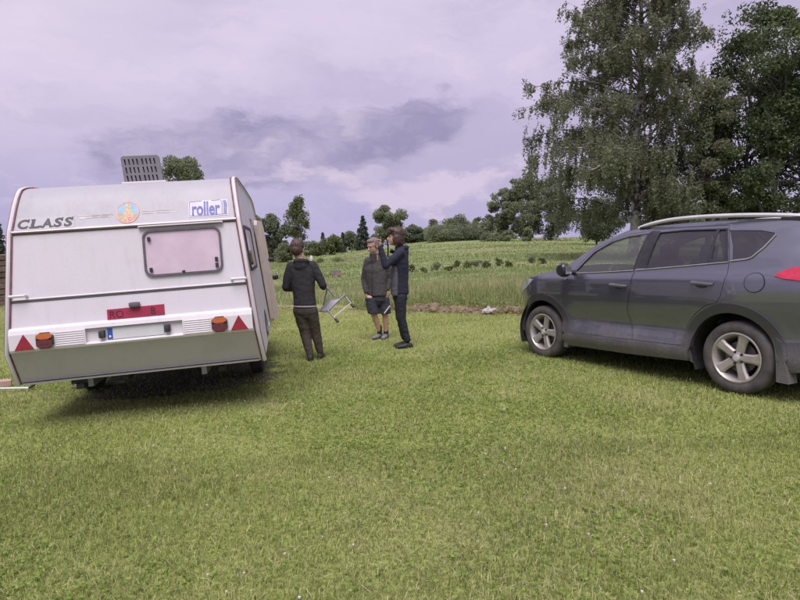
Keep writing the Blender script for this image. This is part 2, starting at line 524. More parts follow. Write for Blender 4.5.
# soil strip along the edge of the lawn
soil_m = mat('soil', (.11, .070, .048), .95, base2=(.235, .175, .115), scale=5, bump=.9, bscale=30, lo=.3, hi=.7)
sxs = np.arange(-14, 14.01, .12); sw = np.linspace(-1, 1, 13)
SV = []; 
for x in sxs:
    yc = float(strip_y(x)) + .75 * (fbm(x, 3, .8) - .5)
    wdt = (.42 if -.4 < x < 3.4 else .10 if -2.4 < x < 5 else .20) * (.55 + 1.0 * float(vnoise(x, 9, .9)))
    for s in sw:
        y = yc + s * wdt
        hgt = (.13 if -.4 < x < 3.4 else .03) * (1 - s * s) * (.1 + 2.0 * float(fbm(x * 1.0, y, 4.6)) * float(.4 + vnoise(x, y, 1.3))) - .025 * (abs(s) > .95)
        SV.append((x, y, gzf(x, y) + .006 + hgt))
ns = len(sw)
SF = [(i * ns + k, (i + 1) * ns + k, (i + 1) * ns + k + 1, i * ns + k + 1) for i in range(len(sxs) - 1) for k in range(ns - 1)]
SF = [f[::-1] for f in SF] if False else SF
tag(new_mesh_obj('dirt_strip', SV, SF, soil_m, None, True), 'strip of bare reddish soil at the far edge of the lawn', 'soil', kind='structure')
# clods on it
cl = MB()
for k in range(1100):
    x = random.uniform(-.6, 3.6) if k < 950 else random.uniform(-9, -2)
    y = float(strip_y(x)) + random.gauss(0, .30); s = random.uniform(.008, .03) * (1 if random.random() < .85 else 2)
    cl.ell((x, y, gzf(x, y) + .05 + s * .3), s * random.uniform(.8, 1.5), s, s * random.uniform(.6, 1.0), Matrix.Rotation(random.uniform(0, 3), 3, 'X'), seg=5, ring=5)
tag(cl.build('soil_clod', mat('clod', (.11, .065, .045), .95, base2=(.30, .21, .15), scale=3), None, True), 'loose clods scattered along the soil strip', 'soil', kind='stuff')

# worn earth under the caravan, colour darkened to paint in the shade
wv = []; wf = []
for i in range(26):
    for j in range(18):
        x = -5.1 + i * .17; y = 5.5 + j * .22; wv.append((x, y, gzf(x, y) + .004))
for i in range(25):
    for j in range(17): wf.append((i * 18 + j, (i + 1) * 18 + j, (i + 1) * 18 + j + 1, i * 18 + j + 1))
def worn_shade_material():
    m = bpy.data.materials.new('worn_shaded_earth'); m.use_nodes = True
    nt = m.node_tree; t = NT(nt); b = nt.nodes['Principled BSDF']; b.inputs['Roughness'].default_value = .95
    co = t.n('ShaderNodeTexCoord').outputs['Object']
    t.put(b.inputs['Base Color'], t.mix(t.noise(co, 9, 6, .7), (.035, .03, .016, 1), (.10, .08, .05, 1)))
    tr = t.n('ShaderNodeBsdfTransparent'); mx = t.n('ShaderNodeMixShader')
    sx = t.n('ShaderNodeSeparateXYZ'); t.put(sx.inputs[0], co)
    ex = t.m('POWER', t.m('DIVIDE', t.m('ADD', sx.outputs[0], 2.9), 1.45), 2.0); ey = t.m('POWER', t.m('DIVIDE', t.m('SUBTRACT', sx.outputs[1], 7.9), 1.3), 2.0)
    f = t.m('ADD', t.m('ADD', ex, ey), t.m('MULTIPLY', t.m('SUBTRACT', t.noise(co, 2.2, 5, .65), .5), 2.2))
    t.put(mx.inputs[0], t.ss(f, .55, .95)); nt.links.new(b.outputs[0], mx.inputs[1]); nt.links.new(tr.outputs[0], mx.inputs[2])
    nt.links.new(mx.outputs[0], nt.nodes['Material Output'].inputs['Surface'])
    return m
tag(new_mesh_obj('worn_shaded_earth', wv, wf, worn_shade_material(), None, True), 'patch of worn brown earth with painted-in shade underneath the caravan', 'soil', kind='structure')

# ------------------------------------------------------------------ grass
def blade_tris(x, y, z, h, wd, lean, az_, bend=True):
    n = len(x)
    dx, dy = np.cos(az_), np.sin(az_)
    px_, py_ = -dy * wd / 2, dx * wd / 2
    B = np.c_[x, y, z]
    mid = B + np.c_[dx * lean * .35 * h, dy * lean * .35 * h, h * .6]
    tip = B + np.c_[dx * lean * h, dy * lean * h, h * (1.0 - .25 * np.abs(lean))]
    P = np.c_[px_, py_, np.zeros(n)]
    b0, b1 = B - P, B + P
    if not bend: return np.stack([b0, b1, tip], 1).reshape(-1, 3), 3
    m0, m1 = mid - P * .75, mid + P * .75
    return np.stack([b0, b1, m1, b0, m1, m0, m0, m1, tip], 1).reshape(-1, 3), 9
grass_m = leaf_mat('grass_blade', (.150, .190, .048), (.51, .545, .20), (.64, .585, .37), .42)
def sample_wedge(y0, y1, dens):
    A = lambda y: .72 * y * y + 3.8 * y
    n = int((A(y1) - A(y0)) * dens)
    y = np.empty(0)
    while len(y) < n:
        c = RNG.uniform(y0, y1, n); k = RNG.random(n) < (1.44 * c + 3.8) / (1.44 * y1 + 3.8); y = np.r_[y, c[k]]
    y = y[:n]; x = RNG.uniform(-1, 1, n) * (.72 * y + 1.9)
    return x, y
def lawn(name, y0, y1, dens, hmin, hmax, wd, bend, label):
    x, y = sample_wedge(y0, y1, dens)
    thin = fbm(x, y, 1.1); keep = (y < strip_y(x) - .2 + .5 * (vnoise(x, y, 1.5) - .5)) & (RNG.random(len(x)) < .45 + 1.1 * thin)
    und = (((x + 2.9) / 1.45) ** 2 + ((y - 8.0) / 1.4) ** 2 < .9) & (RNG.random(len(x)) < .75)
    keep &= ~und
    x, y = x[keep], y[keep]; n = len(x)
    # taller tufts where nothing trod
    tall = fbm(x + 40, y + 11, .8)
    h = RNG.uniform(hmin, hmax, n) * (.6 + .9 * tall)
    dryp = fbm(x + 9, y + 80, .55) * .6 + fbm(x, y + 33, 2.4) * .4
    dry = np.clip((RNG.random(n) < np.clip((dryp - .42) * 2.2, .04, .55)) * RNG.uniform(.3, .85, n), 0, 1)
    rnd = np.clip(RNG.normal(.42, .30, n) + (fbm(x + 70, y, .9) - .5) * .9, 0, 1)
    h = h * (1 - .35 * dry)
    lean = RNG.normal(.65, .5, n)
    V, k = blade_tris(x, y, gz(x, y) - .003, h, RNG.uniform(.6, 1.3, n) * wd, lean, RNG.uniform(0, 2 * np.pi, n), bend)
    o = fast_mesh(name, V, 3, grass_m, {'rnd': np.repeat(rnd, k), 'dry': np.repeat(dry, k)})
    return tag(o, label, 'grass', kind='stuff')
lawn('lawn_grass', 1.5, 4.6, 7000, .018, .055, .0044, True, 'short mown grass in the foreground of the lawn')
lawn('lawn_grass', 4.6, 8.5, 2600, .018, .05, .0065, True, 'mown grass around the caravan and the grey car')
lawn('lawn_grass', 8.5, 22.0, 850, .02, .055, .012, False, 'mown grass of the lawn beyond the people')
# straw clippings lying flat
def clippings():
    x, y = sample_wedge(1.6, 9, 80); n = len(x)
    k = RNG.random(n) < np.clip((fbm(x + 9, y + 80, .55) - .33) * 4, .08, 1); x, y = x[k], y[k]; n = len(x)
    a = RNG.uniform(0, 6.28, n); L = RNG.uniform(.015, .065, n); wd = RNG.uniform(.0009, .0019, n)
    z = gz(x, y) + RNG.uniform(.012, .035, n); dz = RNG.normal(0, .012, n)
    c = np.c_[x, y, z]; u = np.c_[np.cos(a) * L / 2, np.sin(a) * L / 2, dz]; p = np.c_[-np.sin(a) * wd, np.cos(a) * wd, np.zeros(n)]
    V = np.stack([c - u - p, c + u - p, c + u + p, c - u + p], 1)
    fast_mesh_o = fast_mesh('dry_clipping', V, 4, grass_m, {'rnd': np.full(n * 4, .6), 'dry': np.repeat(RNG.uniform(.7, 1, n), 4)})
    tag(fast_mesh_o, 'dry straw clippings lying on the mown lawn', 'straw', kind='stuff')
clippings()
# clover leaves and white flower heads
def clover():
    x, y = sample_wedge(1.6, 9, 520); n = len(x)
    k = RNG.random(n) < np.clip((fbm(x + 23, y + 7, .9) - .42) * 5, .03, 1); x, y = x[k], y[k]; n = len(x)
    V = []; z0 = gz(x, y) + RNG.uniform(.012, .04, n)
    for j in range(3):
        a = RNG.uniform(0, 6.28, n) + j * 2.09; s = RNG.uniform(.006, .011, n)
        c = np.c_[x + np.cos(a) * s, y + np.sin(a) * s, z0]
        u = np.c_[np.cos(a) * s, np.sin(a) * s, RNG.normal(0, .004, n)]; p = np.c_[-np.sin(a) * s, np.cos(a) * s, RNG.normal(0, .003, n)]
        V.append(np.stack([c - u, c + p, c + u, c - p], 1))
    V = np.concatenate(V)
    m = leaf_mat('clover_leaf', (.12, .19, .03), (.30, .41, .09), None, .4)
    tag(fast_mesh('clover_leaf', V, 4, m, {'rnd': np.repeat(RNG.random(len(V)), 4)}), 'small clover leaves growing among the lawn grass', 'clover', kind='stuff')
    x, y = sample_wedge(1.7, 12.5, 4.5); n = len(x)
    k = (RNG.random(n) < np.clip((fbm(x + 3, y + 57, .7) - .36) * 4.5, .05, 1)) & (y < strip_y(x) - .3); x, y = x[k], y[k]
    fl = MB()
    for a, b in zip(x, y):
        s = random.uniform(.004, .009); fl.ell((a, b, gzf(a, b) + random.uniform(.04, .065)), s, s, s * .85, seg=6, ring=4)
    tag(fl.build('clover_flower', mat('clover_white', (.55, .50, .48), .8, base2=(.42, .34, .30), scale=9), None, True), 'white clover flower heads dotted over the lawn', 'clover', kind='stuff')
clover()
# meadow behind the strip
meadow_m = leaf_mat('meadow_blade', (.13, .180, .055), (.27, .325, .125), (.44, .39, .23), .38)
def meadow(name, d0, d1, tl, tr, dens, hmin, hmax, wd, label):
    n = int(dens * (tr - tl) * (d1 * d1 - d0 * d0) / 2)
    y = np.sqrt(RNG.uniform(d0 * d0, d1 * d1, n)); x = y * RNG.uniform(tl, tr, n)
    dens_f = fbm(x * .5, y, .18); keep = (y > strip_y(x) + .45 + .7 * vnoise(x, y, .8)) & (RNG.random(n) < .35 + 1.2 * dens_f)
    x, y = x[keep], y[keep]; n = len(x)
    h = RNG.uniform(hmin, hmax, n) * (.35 + 1.2 * fbm(x * .45 + 5, y, .25)) * (.45 + .55 * sstep(.4, 2.2, y - strip_y(x)))
    yb = y + .12 * x + 3 * (fbm(x, y + 4, .07) - .5)
    band = np.interp(yb, [12, 15, 21, 24, 27, 30, 34, 37, 42, 46, 60, 70, 80, 100, 170], [1, 1, 1.0, .75, .25, .3, .75, .3, .35, .55, .3, .45, .3, .4, .4])
    h = h * band
    dry = np.clip((RNG.random(n) < np.clip((fbm(x * .3 + 9, y + 13, .2) - .46) * 3.0 + .12 * (band < .35), .05, .7)) * RNG.uniform(.4, 1, n), 0, 1)
    rnd = np.clip(RNG.normal(.4, .22, n) + (fbm(x * .4, y + 3, .3) - .5) * 1.2, 0, 1)
    V, k = blade_tris(x, y, gz(x, y) - .01, h, RNG.uniform(.6, 1.4, n) * wd, RNG.normal(.45, .35, n), RNG.uniform(0, 6.28, n), False)
    tag(fast_mesh(name, V, 3, meadow_m, {'rnd': np.repeat(rnd, k), 'dry': np.repeat(dry, k)}), label, 'grass', kind='stuff')
meadow('meadow_grass', 11.5, 32, -.75, .62, 210, .14, .52, .016, 'tall unmown grass just behind the soil strip')
meadow('meadow_grass', 32, 75, -.75, .5, 26, .18, .55, .05, 'tall grass in the middle of the meadow')
meadow('meadow_grass', 75, 170, -.6, .45, 3.0, .25, .6, .14, 'distant grass on the brow of the hill')

# ------------------------------------------------------------------ trees
bark_m = mat('bark', (.03, .026, .023), .9, base2=(.07, .062, .055), scale=6, bump=.8, bscale=20)
birch_bark = mat('birch_bark', (.055, .05, .045), .8, base2=(.40, .38, .36), scale=2.2, lo=.44, hi=.56, bump=.4)
LEAF = {  # dark, mid and spruce are paled to stand in for distance haze
 'birch': leaf_mat('leaf_birch', (.115, .130, .080), (.285, .305, .185), None, .5),
 'maple': leaf_mat('leaf_maple', (.042, .064, .030), (.16, .195, .09), None, .33),
 'dark': leaf_mat('leaf_dark', (.105, .135, .088), (.24, .275, .165), None, .45),
 'mid': leaf_mat('leaf_mid', (.145, .175, .105), (.32, .355, .205), None, .5),
 'light': leaf_mat('leaf_light', (.09, .115, .045), (.20, .225, .10), None, .35),
 'spruce': leaf_mat('leaf_spruce', (.062, .088, .068), (.135, .165, .118), None, .3)}
def leaf_quads(C, s, rng, droop=0.0, aspect=.55):
    n = len(C)
    u = rng.normal(size=(n, 3)); u[:, 2] -= droop * 1.5; u /= np.linalg.norm(u, axis=1)[:, None]
    r = rng.normal(size=(n, 3)); v = np.cross(u, r); v /= np.linalg.norm(v, axis=1)[:, None] + 1e-9
    s = (rng.uniform(.7, 1.3, n) * s)[:, None]
    return np.stack([C - u * s, C + v * s * aspect, C + u * s, C - v * s * aspect], 1)
def crown_obj(V, rng, m, parent, rnd=None):
    n = len(V)
    rnd = rng.random(n) if rnd is None else rnd
    return fast_mesh('crown', V, 4, m, {'rnd': np.repeat(rnd, 4)}, parent)
def tree_dec(name, label, x, y, H, W, cb, nclump, nleaf, leaf, lm, group=None, seed=0, flat=.75, multi=1, bark=None, cat='tree', top=1.0, Wy=None, sink=.1):
    """broadleaf tree: H total height, W crown width, cb crown base height"""
    rng = np.random.default_rng(seed + 100)
    z0 = gzf(x, y) - sink
    root = empty(name, (x, y, z0), label, cat, group)
    cz, rz = (cb + H) / 2, (H - cb) / 2
    cl_ = []
    while len(cl_) < nclump:
        p = rng.uniform(-1, 1, 3); r = np.linalg.norm(p)
        if r > 1 or r < .25: continue
        if rng.random() > r ** 1.2 + .1: continue
        k = 1.0 - (1 - top) * max(0, p[2])
        sx_ = 1 + .22 * math.sin(3 * math.atan2(p[1], p[0]) + seed) + .15 * math.sin(5 * p[2] + seed * 1.7)
        cl_.append((p[0] * W / 2 * .86 * k * sx_, p[1] * (Wy or W) / 2 * .86 * k * sx_, cz + p[2] * rz * .9))
    cl_ = np.array(cl_)
    rad = W * .5 * (1.75 / nclump ** .42)
    pts = []; rv = []
    for c in cl_:
        r_ = rad * rng.uniform(.6, 1.3); m_ = int(nleaf / nclump * rng.uniform(.5, 1.5))
        q = rng.normal(size=(m_, 3)); q /= np.linalg.norm(q, axis=1)[:, None]; q *= (rng.random(m_) ** .45)[:, None] * r_
        q[:, 2] *= flat
        pts.append(q + c); rv.append(np.clip(rng.normal(.5, .2, m_) + rng.normal(0, .16), 0, 1))
    pts = np.concatenate(pts); rv = np.concatenate(rv)
    crown_obj(leaf_quads(pts, leaf, rng), rng, lm, root, rv)
    tb = MB(); r0 = max(.05, H * .017)
    for s in range(multi):
        ox = rng.normal(0, r0 * 2.5) if multi > 1 else 0; oy = rng.normal(0, r0 * 2.5) if multi > 1 else 0
        k = 7; path = [(ox * (1 + 2.2 * i / k) + rng.normal(0, r0 * .5) * (i > 0), oy * (1 + 2 * i / k) + rng.normal(0, r0 * .5) * (i > 0), (cb + (H - cb) * .8) * i / k) for i in range(k + 1)]
        tb.tube(path, [r0 * (1.25 if i == 0 else 1) * (1 - .82 * i / k) / (1 if multi == 1 else 1.5) for i in range(k + 1)], 8)
        sel = cl_[rng.permutation(len(cl_))[:max(8, min(26, nclump // 2))]]
        for c in sel:
            zz = np.clip(c[2] - abs(rng.normal(.18, .08)) * H, cb * .7, H * .75); f = zz / (cb + (H - cb) * .8)
            i = min(int(f * k), k - 1); a = Vector(path[i]).lerp(Vector(path[i + 1]), f * k - i); b = Vector(c)
            md = a.lerp(b, .55) + Vector((0, 0, -.05 * (b - a).length))
            r1 = r0 * .38 * (1 - .6 * min(f, 1))
            tb.tube([a, md, b], [r1, r1 * .6, r1 * .15], 5)
    tb.build('trunk', bark or bark_m, root, True, fix=False)
    return root
def tree_spruce(name, label, x, y, H, W, nl, leaf, group=None, seed=0):
    rng = np.random.default_rng(seed + 500); z0 = gzf(x, y) - .1
    root = empty(name, (x, y, z0), label, 'tree', group)
    lv = 26; pts = []; tb = MB()
    tb.tube([(0, 0, 0), (0, 0, H * .5), (0, 0, H * .98)], [H * .018, H * .011, H * .002], 7)
    for i in range(lv):
        f = i / lv; z = H * (.06 + .92 * f); L = W / 2 * (1 - f) ** .85 * rng.uniform(.82, 1.12) + .08
        nb = max(4, int(9 * (1 - f) + 4))
        for b in range(nb):
            a = rng.uniform(0, 6.28); L2 = L * rng.uniform(.7, 1.15); dr = rng.uniform(.15, .4)
            e = (math.cos(a) * L2, math.sin(a) * L2, z - dr * L2)
            tb.tube([(0, 0, z), e], [H * .003, H * .0008], 3)
            m_ = max(4, int(nl / lv / nb)); t = rng.random(m_) ** .7
            c = np.array([(0, 0, z)]) * (1 - t[:, None]) + np.array([e]) * t[:, None]
            c += rng.normal(0, .10 * L2 + .02, (m_, 3)) * [[1, 1, .6]]; pts.append(c)
    pts = np.concatenate(pts); crown_obj(leaf_quads(pts, leaf, rng, .5, .4), rng, LEAF['spruce'], root)
    tb.build('trunk', bark_m, root, True, fix=False)
    return root

def big_birch(label, x, y, H, seed=11):
    rng = np.random.default_rng(seed); z0 = gzf(x, y) - .1
    root = empty('birch_tree', (x, y, z0), label, 'tree')
    tb = MB(); k = 16
    path = [Vector((.12 * math.sin(i * .9) + .03 * i * .3, .1 * math.cos(i * .7), H * i / k)) for i in range(k + 1)]
    tb.tube(path, [.34 * (1.2 if i == 0 else 1) * (1 - .94 * i / k) + .012 for i in range(k + 1)], 10)
    hs = np.array([0, 2.5, 4.5, 7, 10, 13, 15.5, 18, 20, 22.5]); RL = np.array([7.4, 8.0, 8.3, 8.2, 7.7, 6.6, 5.5, 4.4, 3.2, .8]); RR = np.array([2.8, 4.0, 4.4, 4.5, 4.2, 3.9, 3.6, 3.0, 2.2, .6])
    strands = []; limbs = 118
    for i in range(limbs):
        h = 2.2 + (H - 3.2) * (i + rng.random()) / limbs; a = i * 2.39996 + rng.normal(0, .35)
        lw = .5 - .5 * math.cos(a)     # 1 towards -x
        Lr = np.interp(h + 1.8, hs, RL) * lw + np.interp(h + 1.8, hs, RR) * (1 - lw); Lr *= rng.uniform(.66, 1.0)
        f = h / H; ii_ = min(int(f * k), k - 1); s = path[ii_].lerp(path[ii_ + 1], f * k - ii_)
        rise = Lr * rng.uniform(.30, .65); n = 9; pth = []
        for j in range(n + 1):
            t = j / n
            pth.append(s + Vector((math.cos(a) * Lr * t, math.sin(a) * Lr * t, rise * (t * 1.7 - 1.15 * t * t) - .16 * Lr * max(0, t - .6))) + Vector(rng.normal(0, .10, 3)) * t)
        r0 = .022 + .011 * Lr * (1.25 - f)
        tb.tube(pth, [r0 * (1 - .88 * j / n) + .006 for j in range(n + 1)], 6)
        for q in range(int(9 + Lr * 1.6)):
            t = rng.uniform(.16, 1.0); jj_ = min(int(t * n), n - 1); p = pth[jj_].lerp(pth[jj_ + 1], t * n - jj_)
            b = a + rng.normal(0, .9); L2 = rng.uniform(.4, 2.1) * (1.2 - .5 * t)
            e = p + Vector((math.cos(b) * L2, math.sin(b) * L2, rng.uniform(-.3, .75) * L2))
            tb.tube([p, p.lerp(e, .5) + Vector((0, 0, .05)), e], [.014, .009, .005], 4, False)
            for w_ in range(rng.integers(5, 10)):
                g = p.lerp(e, rng.uniform(.15, 1.0)); strands.append((g, a, rng.uniform(.3, 1.0) * (1.7 if h < 8 else .95)))
    C = []; rv = []
    for g, a, L in strands:
        m_ = int(6 + L * 12); t = (np.arange(m_) + rng.random(m_)) / m_
        out = rng.uniform(.0, .22) * L; sway = rng.normal(0, .07, 2)
        c = np.c_[g.x + math.cos(a) * out * np.sqrt(t) + sway[0] * t, g.y + math.sin(a) * out * np.sqrt(t) + sway[1] * t, g.z - L * t]
        c += rng.normal(0, .055, c.shape); C.append(c); rv.append(np.clip(rng.normal(.48, .2, m_) + rng.normal(0, .12), 0, 1))
    C = np.concatenate(C); rv = np.concatenate(rv); ok = C[:, 2] > .9
    crown_obj(leaf_quads(C[ok], .076, rng, .45, .6), rng, LEAF['birch'], root, rv[ok])
    tb.build('trunk', birch_bark, root, True, fix=False)
    return root
def dirx(u, d): return (u - 400) / 600.0 * d
def top_h(u, v, d, x, y):     # height above the ground of a top seen at row v
    return 1.59 + (247.0 - v) / 600.0 * d - gzf(x, y) + .1

big_birch('tall weeping birch with pale trunk behind the grey car', dirx(632, 40), 40, 21.5)
def T(kind, u, d, v, wpx, cbf, label, lm='mid', n=3500, leaf=None, clump=40, seed=None, name=None, group=None, **kw):
    x = dirx(u, d); y = d; H = top_h(u, v, d, x, y); W = wpx / 600.0 * d
    leaf = (leaf or d * .0016) * 1.2; n = int(n * 1.9); clump = int(clump * 1.3)
    sd = seed if seed is not None else int(u * 3 + v)
    if kind == 's': return tree_spruce(name or 'spruce_tree', label, x, y, H, W, n, leaf, group, sd)
    return tree_dec(name or 'leafy_tree', label, x, y, H, W, H * cbf, clump, n, leaf, LEAF[lm], group, sd, **kw)
# big dark maples at the right
T('d', 756, 37, 0, 140, .08, 'dark green maple right of the birch, rising behind the roof of the grey car', 'maple', 27000, .085, 84, 3, 'maple_tree', flat=.66, multi=3, top=.72)
T('d', 832, 39, -14, 130, .10, 'dark maple at the right edge of the view, its crown cut off', 'maple', 24000, .085, 70, 5, 'maple_tree', flat=.66, multi=2, top=.8)
T('d', 706, 36.5, 58, 50, .12, 'small olive tree between the birch and the dark maple', 'birch', 9000, .075, 40, 8, 'leafy_tree', flat=.8)
BACK = 'trees in the distance behind the car'
T('d', 676, 66, 196, 60, .10, 'dark bushy tree showing under the birch, beyond the roof rail', 'dark', 5000, .11, 40, 21)
T('d', 728, 70, 198, 60, .10, 'low dark tree behind the maple trunks', 'dark', 5000, .11, 40, 22)
T('d', 596, 70, 196, 50, .08, 'dark tree half hidden behind the drooping left side of the birch', 'dark', 5000, .11, 40, 23)
# left and middle distance
T('d', 183, 45, 152, 54, .25, 'round leafy tree rising above the caravan roof', 'mid', 9000, .075, 50, 31)
T('d', 252, 62, 205, 17, .2, 'thin sparse tree beside the roof edge of the caravan', 'mid', 1500, .09, 16, 32, multi=1)
T('d', 270, 80, 213, 34, .02, 'dense dark tree beside the open caravan door', 'dark', 6500, .12, 45, 33)
T('d', 287, 76, 243, 24, .0, 'low green bush left of the man with the stool', 'mid', 2500, .11, 25, 34, 'leafy_bush', cat='bush')
T('d', 299, 105, 196, 27, .22, 'slim pale birch standing alone above the man with the stool', 'light', 3600, .13, 55, 35, 'birch_tree', bark=birch_bark, flat=1.2, top=.55)
T('d', 311, 112, 241, 16, .0, 'rounded bush under the slim pale birch', 'mid', 1500, .15, 18, 36, 'leafy_bush', cat='bush')
T('s', 323, 125, 232, 9, 0, 'small dark spruce between the slim birch and the orchard trees', n=1400, leaf=.2)
T('d', 332, 100, 236, 24, .12, 'light green orchard tree right of the slim birch', 'light', 3000, .14, 28, 37)
T('d', 319, 98, 244, 15, .1, 'small light green fruit tree beneath the little spruce', 'light', 1500, .13, 18, 38)
T('s', 343, 130, 232, 8, 0, 'narrow dark spruce left of the wood', n=1200, leaf=.2)
T('d', 352, 132, 231, 22, .02, 'dark tree in the wood left of the large spruce', 'dark', 2500, .18, 28, 39)
T('s', 363, 118, 215, 19, 0, 'large dark pointed spruce above the man in shorts', n=4200, leaf=.19)
T('d', 375, 130, 236, 18, .02, 'dark tree between the large spruce and the round tree', 'dark', 2000, .18, 24, 40)
T('d', 388, 60, 203, 33, .30, 'round tree on a bare trunk behind the two standing men', 'mid', 6500, .085, 46, 41)
T('d', 413, 120, 226, 26, .02, 'broad dark tree right of the teenager head', 'dark', 3000, .17, 34, 42)
T('d', 433, 126, 219, 15, .02, 'pointed grey green tree left of the big rounded bush', 'mid', 2000, .17, 24, 43, top=.3)
T('d', 457, 128, 217, 30, .1, 'domed tree behind the big rounded bush', 'mid', 2500, .17, 30, 44)
T('d', 447, 104, 228, 50, .0, 'big rounded light bush on the brow of the hill', 'mid', 5200, .14, 55, 45, 'leafy_bush', cat='bush', flat=.9)
T('d', 466, 99, 228, 36, .0, 'dark rounded bush in front of the light one on the hill', 'dark', 4500, .13, 45, 46, 'leafy_bush', cat='bush')
T('d', 478, 122, 216, 10, .05, 'narrow upright tree at the left end of the tall group', 'mid', 1300, .17, 16, 47)
T('d', 488, 120, 214, 12, .05, 'slightly wider upright tree beside the tall group', 'dark', 1500, .17, 16, 48)
T('d', 501, 98, 187, 27, .02, 'lower left tree of the tall group on the hill', 'mid', 4500, .14, 42, 49)
T('d', 522, 96, 168, 42, .02, 'tallest tree of the group on the hill', 'mid', 9000, .14, 70, 50, top=.75)
T('d', 550, 94, 174, 46, .02, 'tall tree of the hill group half behind the birch', 'dark', 8000, .14, 60, 51)
T('d', 508, 88, 231, 12, .0, 'small round bush at the foot of the tall group', 'mid', 1000, .12, 14, 52, 'leafy_bush', cat='bush')
T('d', 527, 86, 228, 10, .0, 'small upright bush in front of the tallest tree', 'mid', 900, .12, 12, 53, 'leafy_bush', cat='bush', top=.5)
T('d', 492, 90, 234, 22, .0, 'low spreading bush left of the small round bush', 'mid', 1400, .12, 18, 54, 'leafy_bush', cat='bush')
T('d', 398, 128, 231, 20, .02, 'low dark tree behind the round tree on a bare trunk', 'mid', 1800, .17, 22, 61)
T('d', 424, 130, 229, 20, .02, 'small rounded tree between the broad and the pointed tree', 'mid', 1800, .17, 22, 62)
T('d', 443, 122, 226, 22, .02, 'rounded tree just behind the left shoulder of the big bush', 'mid', 2000, .17, 24, 63)
T('d', 476, 112, 224, 26, .02, 'soft rounded tree filling the belt right of the domed tree', 'mid', 2500, .15, 28, 64)
T('d', 487, 104, 222, 20, .02, 'leafy tree joining the belt to the tall group', 'mid', 2200, .15, 26, 65)
T('s', 1, 58, 222, 22, 0, 'dark spruce at the left edge behind the timber pile', n=2600, leaf=.1)
# weeds on the soil strip
wd_ = MB(); wc = []
rngw = np.random.default_rng(5)
for k in range(420):
    x = rngw.uniform(-1.2, 7); y = float(strip_y(x)) + rngw.normal(.22, .45); h = rngw.uniform(.08, .40); z = gzf(x, y)
    for s in range(3):
        e = (x + rngw.normal(0, .09), y + rngw.normal(0, .09), z + h * rngw.uniform(.7, 1)); wd_.tube([(x, y, z), e], [.006, .003], 4)
        t = rngw.random(9)[:, None]; wc.append(np.array([[x, y, z]]) * (1 - t) + np.array([e]) * t + rngw.normal(0, .035, (9, 3)))
wc = np.concatenate(wc)
o = fast_mesh('strip_weed', leaf_quads(wc, .026, rngw), 4, leaf_mat('weed_leaf', (.13, .17, .05), (.30, .32, .13), None, .35), {'rnd': np.repeat(rngw.random(len(wc)), 4)})
tag(o, 'weeds growing on the soil strip', 'weeds', kind='stuff')

# ------------------------------------------------------------------ caravan
def white_panel_mat(name, c, dirt, bump=.25):
    m = bpy.data.materials.new(name); m.use_nodes = True
    t = NT(m.node_tree); b = m.node_tree.nodes['Principled BSDF']; b.inputs['Roughness'].default_value = .42; b.inputs['Specular IOR Level'].default_value = .4
    co = t.n('ShaderNodeTexCoord').outputs['Object']; s = t.n('ShaderNodeSeparateXYZ'); t.put(s.inputs[0], co)
    streak = t.noise(t.xyz(t.m('MULTIPLY', s.outputs[0], 14), t.m('MULTIPLY', s.outputs[1], 14), t.m('MULTIPLY', s.outputs[2], .9)), 1.0, 5, .6)
    blot = t.noise(co, 2.6, 6, .65); speck = t.noise(co, 90, 3, .6)
    col_ = t.mix(t.ss(streak, .50, .78, 0, .6), tuple(c) + (1,), tuple(dirt) + (1,))
    col_ = t.mix(t.ss(blot, .45, .72, 0, .4), col_, tuple(dirt) + (1,))
    col_ = t.mix(t.ss(speck, .60, .75, 0, .35), col_, tuple(x * .75 for x in dirt) + (1,))
    t.put(b.inputs['Base Color'], col_); t.put(b.inputs['Roughness'], t.m('ADD', .32, t.m('MULTIPLY', blot, .25)))
    bn = t.n('ShaderNodeBump'); bn.inputs['Strength'].default_value = bump; bn.inputs['Distance'].default_value = .004
    t.put(bn.inputs['Height'], t.noise(co, 60, 3, .6)); m.node_tree.links.new(bn.outputs[0], b.inputs['Normal'])
    return m
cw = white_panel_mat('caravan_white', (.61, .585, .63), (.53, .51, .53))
cwd = white_panel_mat('caravan_white_darker', (.37, .36, .39), (.315, .305, .32))  # darker white for the curved upper rear panel
cgrey = white_panel_mat('caravan_grey_panel', (.53, .50, .55), (.45, .425, .455), .15)
cabs = white_panel_mat('caravan_plastic', (.62, .60, .62), (.53, .505, .50), .05)
maroon = mat('maroon_trim', (.13, .025, .045), .5, base2=(.22, .08, .09), scale=12)
rubber = mat('black_rubber', (.025, .024, .027), .65, base2=(.05, .048, .05), scale=20)
steel = mat('galvanised', (.35, .35, .36), .5, .7, base2=(.22, .22, .23), scale=10)
CT = np.array([-2.5234, 5.756, .3312]); CYAW, CROLL = .1899, -.0732
caravan = empty('caravan', CT, 'white touring caravan with a rear window, seen from behind, its side door open', 'caravan')
CMAT = Matrix.Rotation(CYAW, 4, 'Z') @ Matrix.Rotation(CROLL, 4, 'Y')
caravan.rotation_euler = CMAT.to_euler()
hw = lambda z: 1.15 - .0824 * (z - .342)
CL = 4.75
PROF = [(.2237, 0.0), (0.0, .342), (.1656, 1.469)] + smooth_line([(.1656, 1.469), (.375, 1.86), (.56, 1.925), (.95, 1.945)], 2)[1:] + [(2.3, 1.955), (3.6, 1.94)] + smooth_line([(3.6, 1.94), (4.1, 1.90), (4.35, 1.72), (4.62, 1.2), (CL, .62)], 2)[1:] + [(CL - .02, .35), (CL - .28, 0.0)]
